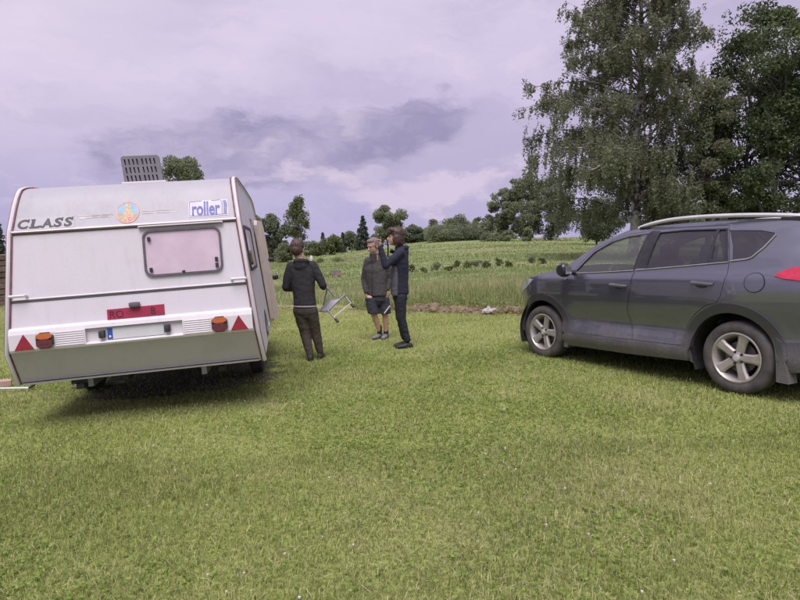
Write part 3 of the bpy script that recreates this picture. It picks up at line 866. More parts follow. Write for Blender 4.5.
def yrear(z):
    if z < .342: return .2237 * (1 - z / .342)
    if z <= 1.469: return .147 * (z - .342)
    ys_ = [p[0] for p in PROF if p[1] >= 1.469 and p[0] < .96]; zs_ = [p[1] for p in PROF if p[1] >= 1.469 and p[0] < .96]
    return float(np.interp(z, zs_, ys_))
def rearp(x, z, off=0.0):
    a = Vector((0, yrear(z + .01) - yrear(z - .01), .02)).normalized(); n = Vector((0, -a.z, a.y))
    return Vector((x, yrear(z), z)) + n * off
def strip_obj(name, idx0, idx1, m, inset=0.0):
    V = []; F = []
    pts = PROF[idx0:idx1 + 1]
    for y, z in pts:
        h_ = hw(z) - inset
        for k in range(9): V.append((-h_ + 2 * h_ * k / 8, y, z))
    for i in range(len(pts) - 1):
        for k in range(8): a = i * 9 + k; F.append((a, a + 1, a + 10, a + 9))
    return new_mesh_obj(name, V, F, m, caravan, len(pts) > 2)
nrf = [i for i, p in enumerate(PROF) if p[0] > .94 and p[1] > 1.9][0]
nff = [i for i, p in enumerate(PROF) if abs(p[0] - 3.6) < 1e-6][0]
strip_obj('lower_rear_panel', 0, 1, cgrey)
strip_obj('rear_wall', 1, 2, cw)
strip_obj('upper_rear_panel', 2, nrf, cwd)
strip_obj('roof', nrf, nff, cw)
strip_obj('front_wall', nff, len(PROF) - 1, cw)
fl_ = MB(); fl_.add([(-hw(0) + .01, .2237, .004), (hw(0) - .01, .2237, .004), (hw(0) - .01, CL - .28, .004), (-hw(0) + .01, CL - .28, .004)], [(0, 1, 2, 3)]); fl_.build('floor', rubber, caravan)
def rrect(x0, x1, z0, z1, r, n=6):
    P = []
    for cx, cz, a0 in ((x1 - r, z1 - r, 0), (x0 + r, z1 - r, 90), (x0 + r, z0 + r, 180), (x1 - r, z0 + r, 270)):
        for k in range(n + 1): a = R(a0 + 90 * k / n); P.append((cx + r * math.cos(a), cz + r * math.sin(a)))
    return P
DOOR = [(2.38, .06), (2.88, .06), (2.88, 1.58), (2.38, 1.58)]
SWIN = rrect(.55, 1.85, .92, 1.42, .07, 4)
SWIN2 = rrect(3.25, 4.1, .92, 1.42, .07, 4)
WARCH = [(2.05 + .0 + .44 * math.cos(a), .0 + .36 * math.sin(a)) for a in np.linspace(math.pi, 0, 14)]
side_poly = [(y, z) for y, z in PROF]
def sidefn(s): return lambda a, b, d: Vector((s * (hw(b) + d), a, b))
# wheel arch is cut into the outline's lower edge: walk the profile, then the arch
WY = 1.90
arch = [(WY + .42 * math.cos(a), .36 * math.sin(a)) for a in np.linspace(0, math.pi, 14)]
outline = side_poly + [p for p in arch]
for s, holes, nm in ((1, [DOOR, SWIN, SWIN2], 'side_wall'), (-1, [SWIN, SWIN2], 'side_wall')):
    ow = panel(nm, outline, holes, sidefn(s), cw, caravan, spacing=.16, depth=.03, smooth=False)
side_glass = glass_mat('caravan_acrylic', (.25, .26, .25), .9, .04, .35, (.25, .26, .24))
for s in (1, -1):
    for pl in (SWIN, SWIN2):
        wfr = panel('side_window', pl, [[(np.mean([p[0] for p in pl]) + (a - np.mean([p[0] for p in pl])) * .94, 1.17 + (b - 1.17) * .86) for a, b in pl]], sidefn(s), rubber, caravan, .1, .03, .018)
        panel('pane', [(np.mean([p[0] for p in pl]) + (a - np.mean([p[0] for p in pl])) * .95, 1.17 + (b - 1.17) * .88) for a, b in pl], [], sidefn(s), side_glass, wfr, .3, 0, .012)
# dark interior behind the openings
it = MB(); it.box((0, 2.45, .95), (1.5, 3.6, 1.7)); it.build('interior_lining', mat('caravan_interior', (.16, .13, .10), .8, base2=(.22, .18, .14), scale=3), caravan)
# open door folded back along the side
beige = mat('door_inner_beige', (.60, .50, .42), .55, base2=(.68, .59, .51), scale=5)
dv = Vector((.07, .56, 0)).normalized(); dn = Vector((dv.y, -dv.x, 0))
def doorfn(a, b, d): return Vector((hw(b) + .035, 2.88, b)) + dv * a + dn * (d - .015)
dpoly = smooth_poly([(0, .08), (.58, .08), (.58, 1.56), (0, 1.56)], 1)
dpoly = [(0, .12), (.02, .08), (.54, .08), (.58, .12), (.58, 1.46), (.50, 1.57), (.06, 1.57), (0, 1.5)]
db = MB(); db.prism(dpoly, doorfn, 0, .045); door_o = db.build('door', beige, caravan); tag(door_o, 'beige inner face of the open door')
kn = MB(); kn.capsule(doorfn(.5, .98, .045), doorfn(.5, .98, .1), .025, .03); kn.build('door_handle', rubber, door_o, True)
# corner mouldings: white bead with two maroon lines
for s in (-1, 1):
    path = [Vector((s * (hw(z) - .004), y, z)) for y, z in PROF]
    mo = MB(); mo.tube(path, .021, 8); mo_o = mo.build('corner_moulding', cabs, caravan, True)
    for off_ in ((-.016, -.016), (.016, .010)):
        li = MB(); li.tube([p + Vector((s * off_[0] * .2, 0, 0)) + (Vector((s * (.0 if off_[0] > 0 else -.024), -.008, .008)) if off_[0] < 0 else Vector((s * .018, .004, .006))) for p in path], .0065, 6)
        li.build('moulding_line', maroon, mo_o, True)
# horizontal trims on the rear
def htrim(name, z, x0, x1, r, m, off=.0, parent=caravan, n=9):
    b = MB(); b.tube([rearp(x0 + (x1 - x0) * k / (n - 1), z, off) for k in range(n)], r, 6); return b.build(name, m, parent, True)
e1 = htrim('seam_trim', 1.469, -1.03, 1.03, .016, cabs, .004)
htrim('trim_line', 1.462, -1.03, 1.03, .006, maroon, .016, e1)
htrim('trim_line', 1.448, -1.03, 1.03, .005, rubber, .006, e1)
e2 = MB(); e2.box(rearp(.5, 1.445, .022), (.80, .03, .022), None, .006); e2o = e2.build('rain_gutter', cabs, caravan); htrim('trim_line', 1.437, .11, .89, .005, rubber, .036, e2o)
e3 = htrim('seam_trim', .836, -1.09, 1.09, .009, cabs, .0); htrim('trim_line', .822, -1.09, 1.09, .0042, rubber, .006, e3); htrim('trim_line', .810, -1.09, 1.09, .0028, rubber, .002, e3)
e4 = htrim('seam_trim', .02, -1.12, 1.12, .019, cabs, .006); htrim('trim_line', .036, -1.12, 1.12, .007, rubber, .016, e4)
# moulded bumper band
BP = [(.04, .335), (-.03, .352), (-.04, .375), (-.028, .515), (-.012, .555), (.02, .575), (.06, .58)]
BM = [(.04, .335), (-.03, .352), (-.04, .372), (-.034, .384), (-.004, .390), (.012, .512), (-.024, .520), (-.012, .555), (.02, .575), (.06, .58)]
bb = MB()
for x0, x1, pr in ((-1.105, -.44, BP), (-.44, .44, BM), (.44, 1.105, BP)):
    bb.prism(pr, lambda a, b, d: Vector((d, a, b)), x0, x1)
bumper = bb.build('bumper', cabs, caravan)
# things on the bumper
def bfn(a, b, d): return Vector((a, -.036 + .086 * (b - .375) - d, b))
redl = mat('red_reflector', (.30, .012, .02), .35, base2=(.20, .01, .02), scale=30, coat=.3)
amber = mat('amber_lens', (.52, .13, .02), .3, coat=.5, base2=(.42, .10, .02), scale=40)
dkred = mat('dark_red_lens', (.075, .012, .012), .3, coat=.5, base2=(.12, .02, .018), scale=40)
for s in (-1, 1):
    cx = s * .975
    t_ = MB(); t_.prism([(cx - .085, .372), (cx + .085, .372), (cx, .518)], bfn, -.004, .012); t_.build('triangle_reflector', redl, caravan)
    lx = s * .79
    lp = MB(); lp.prism(smooth_poly([(lx - .075, .372), (lx + .075, .372), (lx + .075, .522), (lx - .075, .522)], 1), bfn, -.005, .03); lamp = lp.build('tail_light', rubber, caravan)
    a_ = MB(); a_.prism(smooth_poly([(lx - .068, .462), (lx + .068, .462), (lx + .068, .516), (lx - .068, .516)], 1), bfn, .02, .042); a_.build('amber_lens', amber, lamp)
    a_ = MB(); a_.prism(smooth_poly([(lx - .068, .378), (lx + .068, .378), (lx + .068, .46), (lx - .068, .46)], 1), bfn, .02, .042); a_.build('red_lens', dkred, lamp)
    vt = MB()
    for k in range(7):
        z = .385 + k * .0205; vt.tube([bfn(s * .455, z, .002), bfn(s * .70, z, .002)], .007, 6)
    vt.build('vent_grille', cabs, caravan, True)
    hd = MB(); hd.tube([rearp(s * .94, .868, .0), rearp(s * .94, .868, .05), rearp(s * 1.075, .868, .05), rearp(s * 1.075, .868, .0)], .014, 8); hd.build('grab_handle', cabs, caravan, True)
    nl = MB(); nl.box(Vector((s * .297, -.02, .452)), (.055, .06, .07), None, .012); nl.build('plate_lamp', rubber, caravan, True)
def recfn(a, b, d): return Vector((a, -.0035 + .13 * (b - .39) - d, b))
pl_ = MB(); pl_.prism([(-.255, .396), (.262, .396), (.262, .506), (-.255, .506)], recfn, .0, .012); plate = pl_.build('number_plate', mat('plate_blank', (.50, .52, .52), .5, base2=(.54, .56, .56), scale=4), caravan); tag(plate, 'blank pale plate with blue band at its left end')
eu = MB(); eu.prism([(-.252, .399), (-.205, .399), (-.205, .503), (-.252, .503)], recfn, .01, .0145); eu_o = eu.build('blue_band', mat('plate_blue', (.02, .07, .32), .4, base2=(.03, .09, .36), scale=20), plate)
es = MB(); es.prism([(-.24, .415), (-.218, .415), (-.222, .435), (-.236, .435)], recfn, .0145, .0155); es.build('letter', mat('letter_white', (.7, .72, .75), .5, base2=(.6, .62, .66), scale=20), eu_o)
# red plate above the bumper
def rp(a, b, d): return rearp(a, b, d)
rpl = MB(); rpl.prism([(-.246, .578), (.278, .580), (.278, .684), (-.246, .676)], rp, .0, .008); redp = rpl.build('red_plate', mat('plate_red', (.34, .018, .055), .5, base2=(.24, .015, .05), scale=9), caravan)
tag(redp, 'red plate with dark letters above the bumper')
ink = mat('dark_ink', (.02, .008, .012), .5, base2=(.035, .012, .016), scale=30)
text_mesh('lettering', 'RO', .095, lambda a, b: rearp(-.222 + a, .592 + b, .0095), ink, redp, width=.125)
text_mesh('lettering', 'B', .095, lambda a, b: rearp(.155 + a, .597 + b, .0095), ink, redp, width=.042)
pt = MB(); pt.box(rearp(.012, .702, .028), (.10, .05, .048), None, .014); pt.build('plate_light', mat('lamp_grey', (.09, .095, .11), .5, base2=(.13, .13, .15), scale=15), caravan, True)
# rear window
WIN = [(.13, .957), (.862, .957), (.868, 1.406), (.134, 1.406)]
wo_, wi_ = rrect(.128, .868, .955, 1.408, .075), rrect(.146, .850, .973, 1.390, .06)
frame = panel('rear_window', wo_, [wi_], rearp, mat('window_rubber', (.075, .07, .085), .6, base2=(.11, .10, .12), scale=20), caravan, .05, .02, .022)
panel('blind', rrect(.15, .846, .977, 1.386, .055), [], rearp, mat('pink_blind', (.58, .48, .56), .75, base2=(.67, .57, .65), scale=3.2), frame, .12, 0, .006)
panel('pane', rrect(.15, .846, .977, 1.386, .055), [], rearp, glass_mat('rear_acrylic', (.97, .95, .96), 1.0, .05, .06, (.7, .6, .66)), frame, .12, 0, .016)
for x, z in ((.19, 1.02), (.81, 1.02), (.81, 1.08), (.19, 1.32), (.49, .985)):
    b = MB(); b.box(rearp(x, z, .024), (.03, .018, .045 if x != .49 else .02), None, .006); b.build('window_catch', rubber, frame)
# lettering, stickers
upfn = lambda x, z, o_: rearp(x, z, o_)
blk = mat('letter_black', (.025, .022, .028), .5, base2=(.07, .065, .075), scale=25, lo=.45, hi=.8)
cls_bg = MB(); cls_bg.prism([(-1.0, 1.487), (-.485, 1.487), (-.485, 1.605), (-1.0, 1.605)], lambda a, b, d: rearp(a, b, d), .001, .0025); cls = cls_bg.build('name_decal', white_panel_mat('decal_film', (.40, .39, .42), (.35, .34, .36)), caravan)
xx = -.985; zz = 1.503
for ch, wd__ in (('C', .098), ('L', .085), ('A', .095), ('S', .078), ('S', .078)):
    text_mesh('lettering', ch, .118, (lambda x0: (lambda a, b: rearp(x0 + a, zz + b, .0045)))(xx), blk, cls, .12, .0045, width=wd__)
    sf = MB()
    if ch in 'LA':
        for q in ((.0, .004), (wd__ - .012, .004)) if ch == 'A' else ((.0, .004), (.018, .078), (wd__ - .008, .012)):
            sf = MB(); sf.add([rearp(xx + q[0] - .012, zz + q[1] - .004, .005), rearp(xx + q[0] + .026, zz + q[1] - .004, .005), rearp(xx + q[0] + .026, zz + q[1] + .007, .005), rearp(xx + q[0] - .012, zz + q[1] + .007, .005)], [(0, 1, 2, 3)])
            sf.build('letter_serif', blk, cls)
    else:
        sf.add([rearp(xx + wd__ - .012, zz + .055, .005), rearp(xx + wd__ + .002, zz + .055, .005), rearp(xx + wd__ + .006, zz + .088, .005), rearp(xx + wd__ - .006, zz + .088, .005)], [(0, 1, 2, 3)])
        sf.build('letter_serif', blk, cls)
    xx += wd__ + .013
fade = mat('faded_decal', (.36, .33, .32), .6, base2=(.62, .59, .58), scale=10, lo=.4, hi=.62)
fd = MB()
for x0, x1, z0, z1 in ((-.46, -.14, 1.593, 1.600), (-.44, -.15, 1.566, 1.578), (-.33, -.13, 1.582, 1.588), (.135, .47, 1.600, 1.605), (.135, .24, 1.576, 1.584), (.27, .46, 1.576, 1.583)):
    fd = MB(); fd.add([rearp(x0, z0, .002), rearp(x1, z0, .002), rearp(x1, z1, .002), rearp(x0, z1, .002)], [(0, 1, 2, 3)])
    fd.build('faded_stripe', fade, caravan)
def disc(r0, r1, off_, cx=0.0, cz=1.603, n=28):
    b = MB(); P = [(math.cos(2 * math.pi * k / n), math.sin(2 * math.pi * k / n)) for k in range(n)]
    if r0 == 0: b.add([rearp(cx + r1 * c, cz + r1 * s, off_) for c, s in P], [tuple(range(n))])
    else: b.add([rearp(cx + r0 * c, cz + r0 * s, off_) for c, s in P] + [rearp(cx + r1 * c, cz + r1 * s, off_) for c, s in P], [(k, (k + 1) % n, n + (k + 1) % n, n + k) for k in range(n)])
    return b
dsc = disc(0, .108, .003).build('round_sticker', mat('sticker_sky', (.16, .36, .66), .5, base2=(.24, .46, .72), scale=8), caravan); tag(dsc, 'round sticker with a pale figure on a blue sky')
disc(.096, .110, .0045).build('sticker_ring', mat('sticker_ring', (.52, .25, .19), .5, base2=(.60, .36, .28), scale=14), dsc)
def blob(name, pts, c, c2, o_):
    b = MB(); b.add([rearp(x, 1.603 + z, o_) for x, z in pts], [tuple(range(len(pts)))]); b.build(name, mat('sticker_' + name, c, .5, base2=c2, scale=60), dsc)
blob('sticker_rocks', [(-.094, -.018), (-.07, .012), (-.05, -.01), (-.02, -.03), (.05, -.03), (.075, -.015), (.095, -.022), (.08, -.055), (.05, -.083), (0, -.096), (-.05, -.083), (-.08, -.055)], (.30, .22, .15), (.46, .36, .24), .0038)
blob('sticker_figure', [(-.055, -.078), (-.045, -.03), (-.03, .01), (-.032, .05), (-.018, .085), (.012, .09), (.028, .06), (.03, .03), (.052, .0), (.055, -.045), (.04, -.085), (0, -.096)], (.58, .46, .26), (.36, .25, .15), .0044)
blob('sticker_dress', [(.0, -.05), (.03, -.045), (.048, -.06), (.035, -.085), (.005, -.09)], (.62, .10, .13), (.7, .3, .3), .005)
# brand sticker
rol_bg = MB(); rol_bg.prism([(.575, 1.513), (.958, 1.515), (.958, 1.682), (.572, 1.676)], lambda a, b, d: rearp(a, b, d), .001, .003); rol = rol_bg.build('brand_sticker', mat('sticker_white', (.52, .51, .56), .45, base2=(.46, .45, .50), scale=5), caravan)
rblue = mat('sticker_blue', (.055, .06, .27), .5, base2=(.12, .13, .38), scale=18)
text_mesh('lettering', 'roller', .195, lambda a, b: rearp(.608 + a, 1.528 + b, .005), rblue, rol, .0, .0055, width=.272)
for x in (.897, .911, .925, .939):
    b = MB(); pts = [(x - .006 + .012 * math.sin(k * .9) * .5 + .002 * k, 1.668 - k * .0235) for k in range(7)]
    wv_ = .0022 + .003 * (x > .92)
    b.add([rearp(a - wv_, z, .005) for a, z in pts] + [rearp(a + wv_, z, .005) for a, z in pts], [(k, k + 1, 7 + k + 1, 7 + k) for k in range(6)]); b.build('sticker_stripe', rblue, rol)
bd = MB()
for a, b_, c_, d_ in ((.585, 1.522, .945, 1.525), (.585, 1.668, .70, 1.671), (.80, 1.671, .885, 1.674)): bd.add([rearp(a, b_, .005), rearp(c_, d_, .005), rearp(c_, d_ + .004, .005), rearp(a, b_ + .004, .005)], [(0, 1, 2, 3)])
bd.add([rearp(.583, 1.522, .005), rearp(.587, 1.522, .005), rearp(.587, 1.668, .005), rearp(.583, 1.668, .005)], [(0, 1, 2, 3)])
bd.build('sticker_border', rblue, rol)
# raised roof hatch
hatch_m = mat('hatch_grey', (.11, .106, .122), .55, base2=(.14, .136, .152), scale=6)
def hfn(a, b, d): return Vector((.035 + a - b * .10, .97 + b * .20 - d, 1.955 + b))
hp = rrect(-.20, .20, .0, .315, .03, 3)
slots = []
for r_ in range(3):
    for c_ in range(8):
        x0 = -.165 + c_ * .042 + (.012 if c_ > 3 else 0); z0 = .03 + r_ * .092
        slots.append([(x0, z0), (x0 + .015, z0), (x0 + .010, z0 + .068), (x0 - .005, z0 + .068)])
hatch = panel('roof_hatch', hp, slots, hfn, hatch_m, caravan, .05, .035, .0, smooth=False); tag(hatch, 'raised grey slotted roof hatch')
panel('hatch_backing', rrect(-.185, .185, .015, .30, .02, 2), [], hfn, mat('hatch_dark', (.07, .07, .085), .7, base2=(.10, .10, .115), scale=9), hatch, .1, .0, -.03)
rb = MB(); rb.box((.035, 1.18, 1.965), (.46, .46, .035), None, .01); rb.build('hatch_frame', cabs, hatch)
vt2 = MB(); vt2.box((.55, 2.4, 1.985), (.75, .6, .05), None, .015); vt2.build('roof_vent', cabs, caravan)
# chassis, wheels, steadies, drawbar
for s in (-1, 1):
    w_ = MB(); w_.lathe([(-.085, .19), (-.085, .27), (-.06, .305), (.06, .305), (.085, .27), (.085, .19)], (s * 1.0, WY, -.155), (1, 0, 0), 28)
    wh = w_.build('wheel', rubber, caravan, True); r_ = MB(); r_.lathe([(-.06, .02), (-.07, .185), (.06, .185), (.07, .02)], (s * 1.0, WY, -.155), (1, 0, 0), 24); r_.build('rim', steel, wh, True)
ax_ = MB(); ax_.tube([(-.95, WY, -.155), (.95, WY, -.155)], .04, 8); ax_.build('axle', rubber, caravan)
for s in (-1, 1):
    ch_ = MB(); ch_.box((s * .55, 2.3, -.05), (.05, 4.0, .10)); ch_.build('chassis_rail', steel, caravan)
for x, y in ((-.64, .36), (.72, .5), (-.64, 4.0), (.64, 4.0)):
    st = MB(); st.box((x, y, -.04), (.20, .08, .05), None, .01).box((x - .01, y - .02, -.085), (.075, .1, .06), None, .01); st.tube([(x, y, -.09), (x + .02, y + .3, -.05)], .018, 6); st.build('corner_steady', rubber, caravan)
bx_ = MB(); bx_.box((-.30, .55, -.05), (.17, .3, .09), None, .015).box((-.30, .45, -.10), (.10, .12, .04), None, .01); bx_.build('waste_outlet', rubber, caravan)
dr = MB(); dr.tube([(-.5, CL - .3, -.05), (0, CL + 1.05, -.04)], .04, 6).tube([(.5, CL - .3, -.05), (0, CL + 1.05, -.04)], .04, 6); dr.build('drawbar', steel, caravan)
jw = MB(); jw.tube([(.12, CL + .7, .15), (.12, CL + .7, -.35)], .025, 8).lathe([(-.04, .02), (-.04, .1), (.04, .1), (.04, .02)], (.12, CL + .7, -.36), (1, 0, 0), 16); jw.build('jockey_wheel', steel, caravan, True)
sm = MB(); sm.box((-hw(.48) - .02, .30, .47), (.03, .06, .05), None, .006); sm.build('side_marker', redl, caravan)

# ------------------------------------------------------------------ cars
def car_paint(name, c, dustc=(.20, .185, .17), dust_top=.62, metal=.35, dust=.8):
    m = bpy.data.materials.new(name); m.use_nodes = True
    t = NT(m.node_tree); b = m.node_tree.nodes['Principled BSDF']
    b.inputs['Metallic'].default_value = metal; b.inputs['Coat Weight'].default_value = .8; b.inputs['Coat Roughness'].default_value = .03; b.inputs['Coat IOR'].default_value = 1.85
    co = t.n('ShaderNodeTexCoord').outputs['Object']; s = t.n('ShaderNodeSeparateXYZ'); t.put(s.inputs[0], co)
    nz = t.noise(co, 3.0, 6, .65); st = t.noise(t.xyz(t.m('MULTIPLY', s.outputs[0], 16), 0, t.m('MULTIPLY', s.outputs[2], 1.6)), 1.0, 5, .6)
    lev = t.m('SUBTRACT', t.m('ADD', dust_top, t.m('MULTIPLY', t.m('SUBTRACT', nz, .5), .5)), s.outputs[2])
    d = t.m('MULTIPLY', t.ss(lev, -.22, .32), t.ss(st, .2, .8, .62, 1.0))
    spk = t.ss(t.noise(co, 55, 5, .7), .42, .62, .55, 1.0)
    d = t.m('MULTIPLY', t.m('MULTIPLY', d, dust), spk)
    t.put(b.inputs['Base Color'], t.mix(d, tuple(c) + (1,), tuple(dustc) + (1,)))
    t.put(b.inputs['Roughness'], t.m('ADD', .30, t.m('MULTIPLY', d, .5)))
    t.put(b.inputs['Coat Weight'], t.m('SUBTRACT', 1.0, t.m('MULTIPLY', d, 1.25), clamp=True))
    t.put(b.inputs['Metallic'], t.m('SUBTRACT', metal, t.m('MULTIPLY', d, metal), clamp=True))
    return m
plastic_d = car_paint('dusty_plastic', (.042, .042, .046), (.20, .188, .185), .52, 0.0, .8)
plastic_d.node_tree.nodes['Principled BSDF'].inputs['Coat IOR'].default_value = 1.2
tyre_m = mat('tyre_rubber', (.050, .047, .046), .85, base2=(.105, .095, .09), scale=7, lo=.3, hi=.7)
alloy_m = mat('alloy', (.46, .43, .41), .42, .45, base2=(.36, .33, .30), scale=9)
black_gloss = mat('black_trim', (.018, .018, .021), .3, base2=(.03, .03, .033), scale=9)
chrome_m = mat('chrome', (.62, .61, .64), .22, .9, base2=(.52, .51, .54), scale=7)
satin_m = mat('satin_rail', (.72, .71, .74), .32, .4, base2=(.64, .63, .66), scale=5)
tail_m = mat('tail_lamp_red', (.55, .018, .06), .25, coat=.5, base2=(.40, .012, .045), scale=14)
head_m = mat('head_lamp', (.55, .56, .60), .1, .3, coat=1.0, base2=(.42, .43, .47), scale=20)
well_m = mat('wheel_well', (.014, .014, .015), .9, base2=(.03, .028, .027), scale=10)
seat_m = mat('seat_cloth', (.045, .044, .047), .9, base2=(.065, .063, .066), scale=30)
win_clear = glass_mat('car_glass', (.66, .70, .67), 1.0, .01, .14, (.42, .45, .42))  # grey-green haze: dust film plus painted-in reflection of sky and trees
win_tint = glass_mat('car_glass_tinted', (.20, .20, .22), 1.0, .01, .18, (.20, .19, .225))  # lavender haze colour stands in for sky reflected in the panes

def make_wheel(parent, x, z, yout, side, spokes=5, r=.36, rim_r=.245):
    """wheel with outer face at y = side * yout"""
    w_ = empty('wheel', (x, side * yout, z)); w_.parent = parent
    A = (0, side, 0)
    ty = MB(); ty.lathe([(-.225, rim_r), (-.23, r * .86), (-.205, r * .965), (-.17, r), (-.148, r), (-.144, r - .008), (-.136, r - .008), (-.132, r), (-.094, r), (-.09, r - .008), (-.082, r - .008), (-.078, r), (-.055, r), (-.022, r * .965), (-.006, r * .89), (-.004, r * .80), (-.012, rim_r + .01), (-.03, rim_r - .005), (-.2, rim_r - .005)], (0, 0, 0), A, 56, True)
    ty.build('tyre', tyre_m, w_, True)
    rm = MB(); rm.lathe([(-.20, rim_r - .012), (-.03, rim_r - .006), (-.010, rim_r + .004), (-.006, rim_r - .010), (-.03, rim_r - .03), (-.10, rim_r - .045), (-.19, rim_r - .05)], (0, 0, 0), A, 56, True)
    rim = rm.build('rim', alloy_m, w_, True)
    for q in range(spokes):
        a = 2 * math.pi * q / spokes + math.pi / 2 + .3
        rad = Vector((math.cos(a), 0, math.sin(a))); tan = Vector((-math.sin(a), 0, math.cos(a))); ax = Vector((0, side, 0))
        sp_ = MB(); V = []; F = []
        secs = [(.03, .046, -.035, .05), (.09, .043, -.028, .045), (.16, .046, -.022, .042), (rim_r - .03, .060, -.018, .04), (rim_r - .008, .074, -.02, .03)]
        for rr, hwid, y0, th in secs:
            V += [rad * rr + tan * (-hwid) + ax * (y0 - .014), rad * rr + tan * (-hwid * .62) + ax * y0, rad * rr + tan * (hwid * .62) + ax * y0, rad * rr + tan * hwid + ax * (y0 - .014), rad * rr + tan * (hwid * .9) + ax * (y0 - th), rad * rr - tan * (hwid * .9) + ax * (y0 - th)]
        for i in range(len(secs) - 1):
            for k in range(6): F.append((i * 6 + k, i * 6 + (k + 1) % 6, (i + 1) * 6 + (k + 1) % 6, (i + 1) * 6 + k))
        F += [tuple(range(6)), tuple(len(V) - 6 + k for k in range(6))]
        sp_.add(V, F); sp_.build('spoke', alloy_m, w_)
    hb = MB(); hb.lathe([(-.06, .075), (-.036, .07), (-.028, .05), (-.022, .034), (-.020, .0)], (0, 0, 0), A, 28); hub = hb.build('hub', alloy_m, w_, True)
    cp = MB(); cp.lathe([(-.024, .033), (-.014, .03), (-.012, .0)], (0, 0, 0), A, 20); cp.build('centre_cap', satin_m, hub, True)
    for q in range(5):
        a = 2 * math.pi * q / 5 + math.pi / 2 + .3 + math.pi / 5
        nb = MB(); nb.lathe([(-.045, .014), (-.024, .013), (-.022, 0)], (math.cos(a) * .057, 0, math.sin(a) * .057), A, 8); nb.build('wheel_nut', well_m, hub)
    bk = MB(); bk.lathe([(-.12, .02), (-.12, .155), (-.10, .155), (-.10, .02)], (0, 0, 0), A, 32); bk.build('brake_disc', mat('brake_iron', (.12, .115, .115), .5, .6, base2=(.18, .15, .13), scale=12), w_, True)
    dk_ = MB(); dk_.lathe([(-.18, .02), (-.18, rim_r - .05), (-.175, rim_r - .05), (-.175, .02)], (0, 0, 0), A, 24); dk_.build('inner_barrel', well_m, w_)
    return w_

# --- the grey car at the right
rw_ = np.array([3.26066667, 5.76763757, .51359173]); fw_ = np.array([1.92883333, 8.08010227, .43961641])
ex_ = (fw_ - rw_) / np.linalg.norm(fw_ - rw_); en_ = np.cross([0, 0, 1], ex_); en_ /= np.linalg.norm(en_); ez_ = np.cross(ex_, en_)
c_or = rw_ - en_ * .905 - ez_ * .36
car = empty('parked_car', c_or, 'dark grey five-door car with dusty doors parked on the lawn', 'car')
car.rotation_euler = Matrix(np.array([ex_, en_, ez_]).T.tolist()).to_euler()
paint = car_paint('grey_paint', (.128, .130, .170), (.29, .278, .28), .54, .65, .72)
zprof = hermite([.20, .27, .36, .44, .55, .70, .85, .98, 1.08, 1.15, 1.22, 1.30, 1.45, 1.60, 1.70, 1.76], [.85, .875, .905, .905, .884, .892, .908, .915, .912, .897, .872, .848, .785, .700, .610, .50])
plan = hermite([-1.02, -.92, -.75, -.5, -.2, .4, 1.4, 2.4, 2.8, 3.05, 3.25, 3.36, 3.42], [.34, .20, .085, .03, .006, 0, 0, .0, .014, .060, .165, .30, .42])
green = hermite([-.9, -.6, -.2, .5, 1.2, 1.8, 2.3], [.13, .075, .03, .0, .0, .03, .06])
def ys(x, z):
    y = zprof(z) - plan(x)
    if z > 1.1: y -= green(x) * min(1, (z - 1.1) / .35)
    cr = 1.125 - .022 * (x - .6)                       # shoulder crease
    y += .012 * math.exp(-((z - cr) / .035) ** 2) * (1 if -.6 < x < 2.6 else .3)
    y += .012 * math.exp(-((x - .05) ** 2 + (z - .8) ** 2) / .14)
    y -= .014 * math.exp(-((z - .585) / .07) ** 2) * float(sstep(.5, .75, x) * (1 - sstep(2.0, 2.25, x)))   # door hollow
    return y
def cfn(x, z, d): return Vector((x, ys(x, z) + d, z))
TOP = smooth_line([(3.395, .62), (3.375, .80), (3.26, .965), (2.93, 1.10), (2.55, 1.185), (2.345, 1.215)], 1) + smooth_line([(2.345, 1.215), (2.197, 1.304), (1.922, 1.515), (1.611, 1.638), (1.382, 1.695), (.674, 1.722), (.129, 1.707), (-.43, 1.668), (-.66, 1.63)], 2)[1:] + [(-.70, 1.60), (-.72, 1.50), (-.84, 1.22), (-.91, 1.08), (-.965, .86), (-.97, .62), (-.93, .40)]
arcR = [(.045 + .435 * math.cos(a), .37 + .435 * math.sin(a)) for a in np.linspace(R(-18), R(198), 30)][::-1]
arcF = [(2.665 + .435 * math.cos(a), .365 + .435 * math.sin(a)) for a in np.linspace(R(-18), R(198), 30)][::-1]
SIDE = TOP + [(-.80, .32), (-.50, .30)] + [p for p in arcR if True] + [(.50, .262), (1.3, .25), (2.24, .245)] + arcF + [(3.13, .262), (3.25, .29), (3.34, .38), (3.385, .5)]
FD = [(2.29, .40), (2.325, .64), (2.245, 1.05), (2.16, 1.15), (2.05, 1.30), (1.905, 1.453), (1.66, 1.572), (1.43, 1.632), (1.13, 1.662), (1.195, 1.21), (1.222, 1.072), (1.286, .742), (1.20, .41)]
RD = [(1.19, .41), (1.276, .742), (1.212, 1.072), (1.185, 1.21), (1.12, 1.663), (.70, 1.672), (.235, 1.664), (.155, 1.45), (.113, 1.305), (.100, 1.166), (.149, .951), (.20, .885)] + [(.045 + .545 * math.cos(a), .37 + .545 * math.sin(a)) for a in np.linspace(R(70), R(5), 9)]
FW = [(2.10, 1.176), (1.985, 1.305), (1.876, 1.424), (1.657, 1.536), (1.434, 1.594), (1.175, 1.618), (1.218, 1.216), (1.6, 1.196)]
RW = [(1.055, 1.230), (1.010, 1.625), (.70, 1.634), (.352, 1.624), (.335, 1.288), (.7, 1.258)]
RW2 = [(.310, 1.290), (.318, 1.622), (.250, 1.619), (.185, 1.45), (.152, 1.304)]
RS = [(.215, 1.612), (-.10, 1.594), (-.225, 1.565), (-.232, 1.548), (-.165, 1.437), (-.085, 1.345), (-.05, 1.332), (.09, 1.316), (.125, 1.45)]
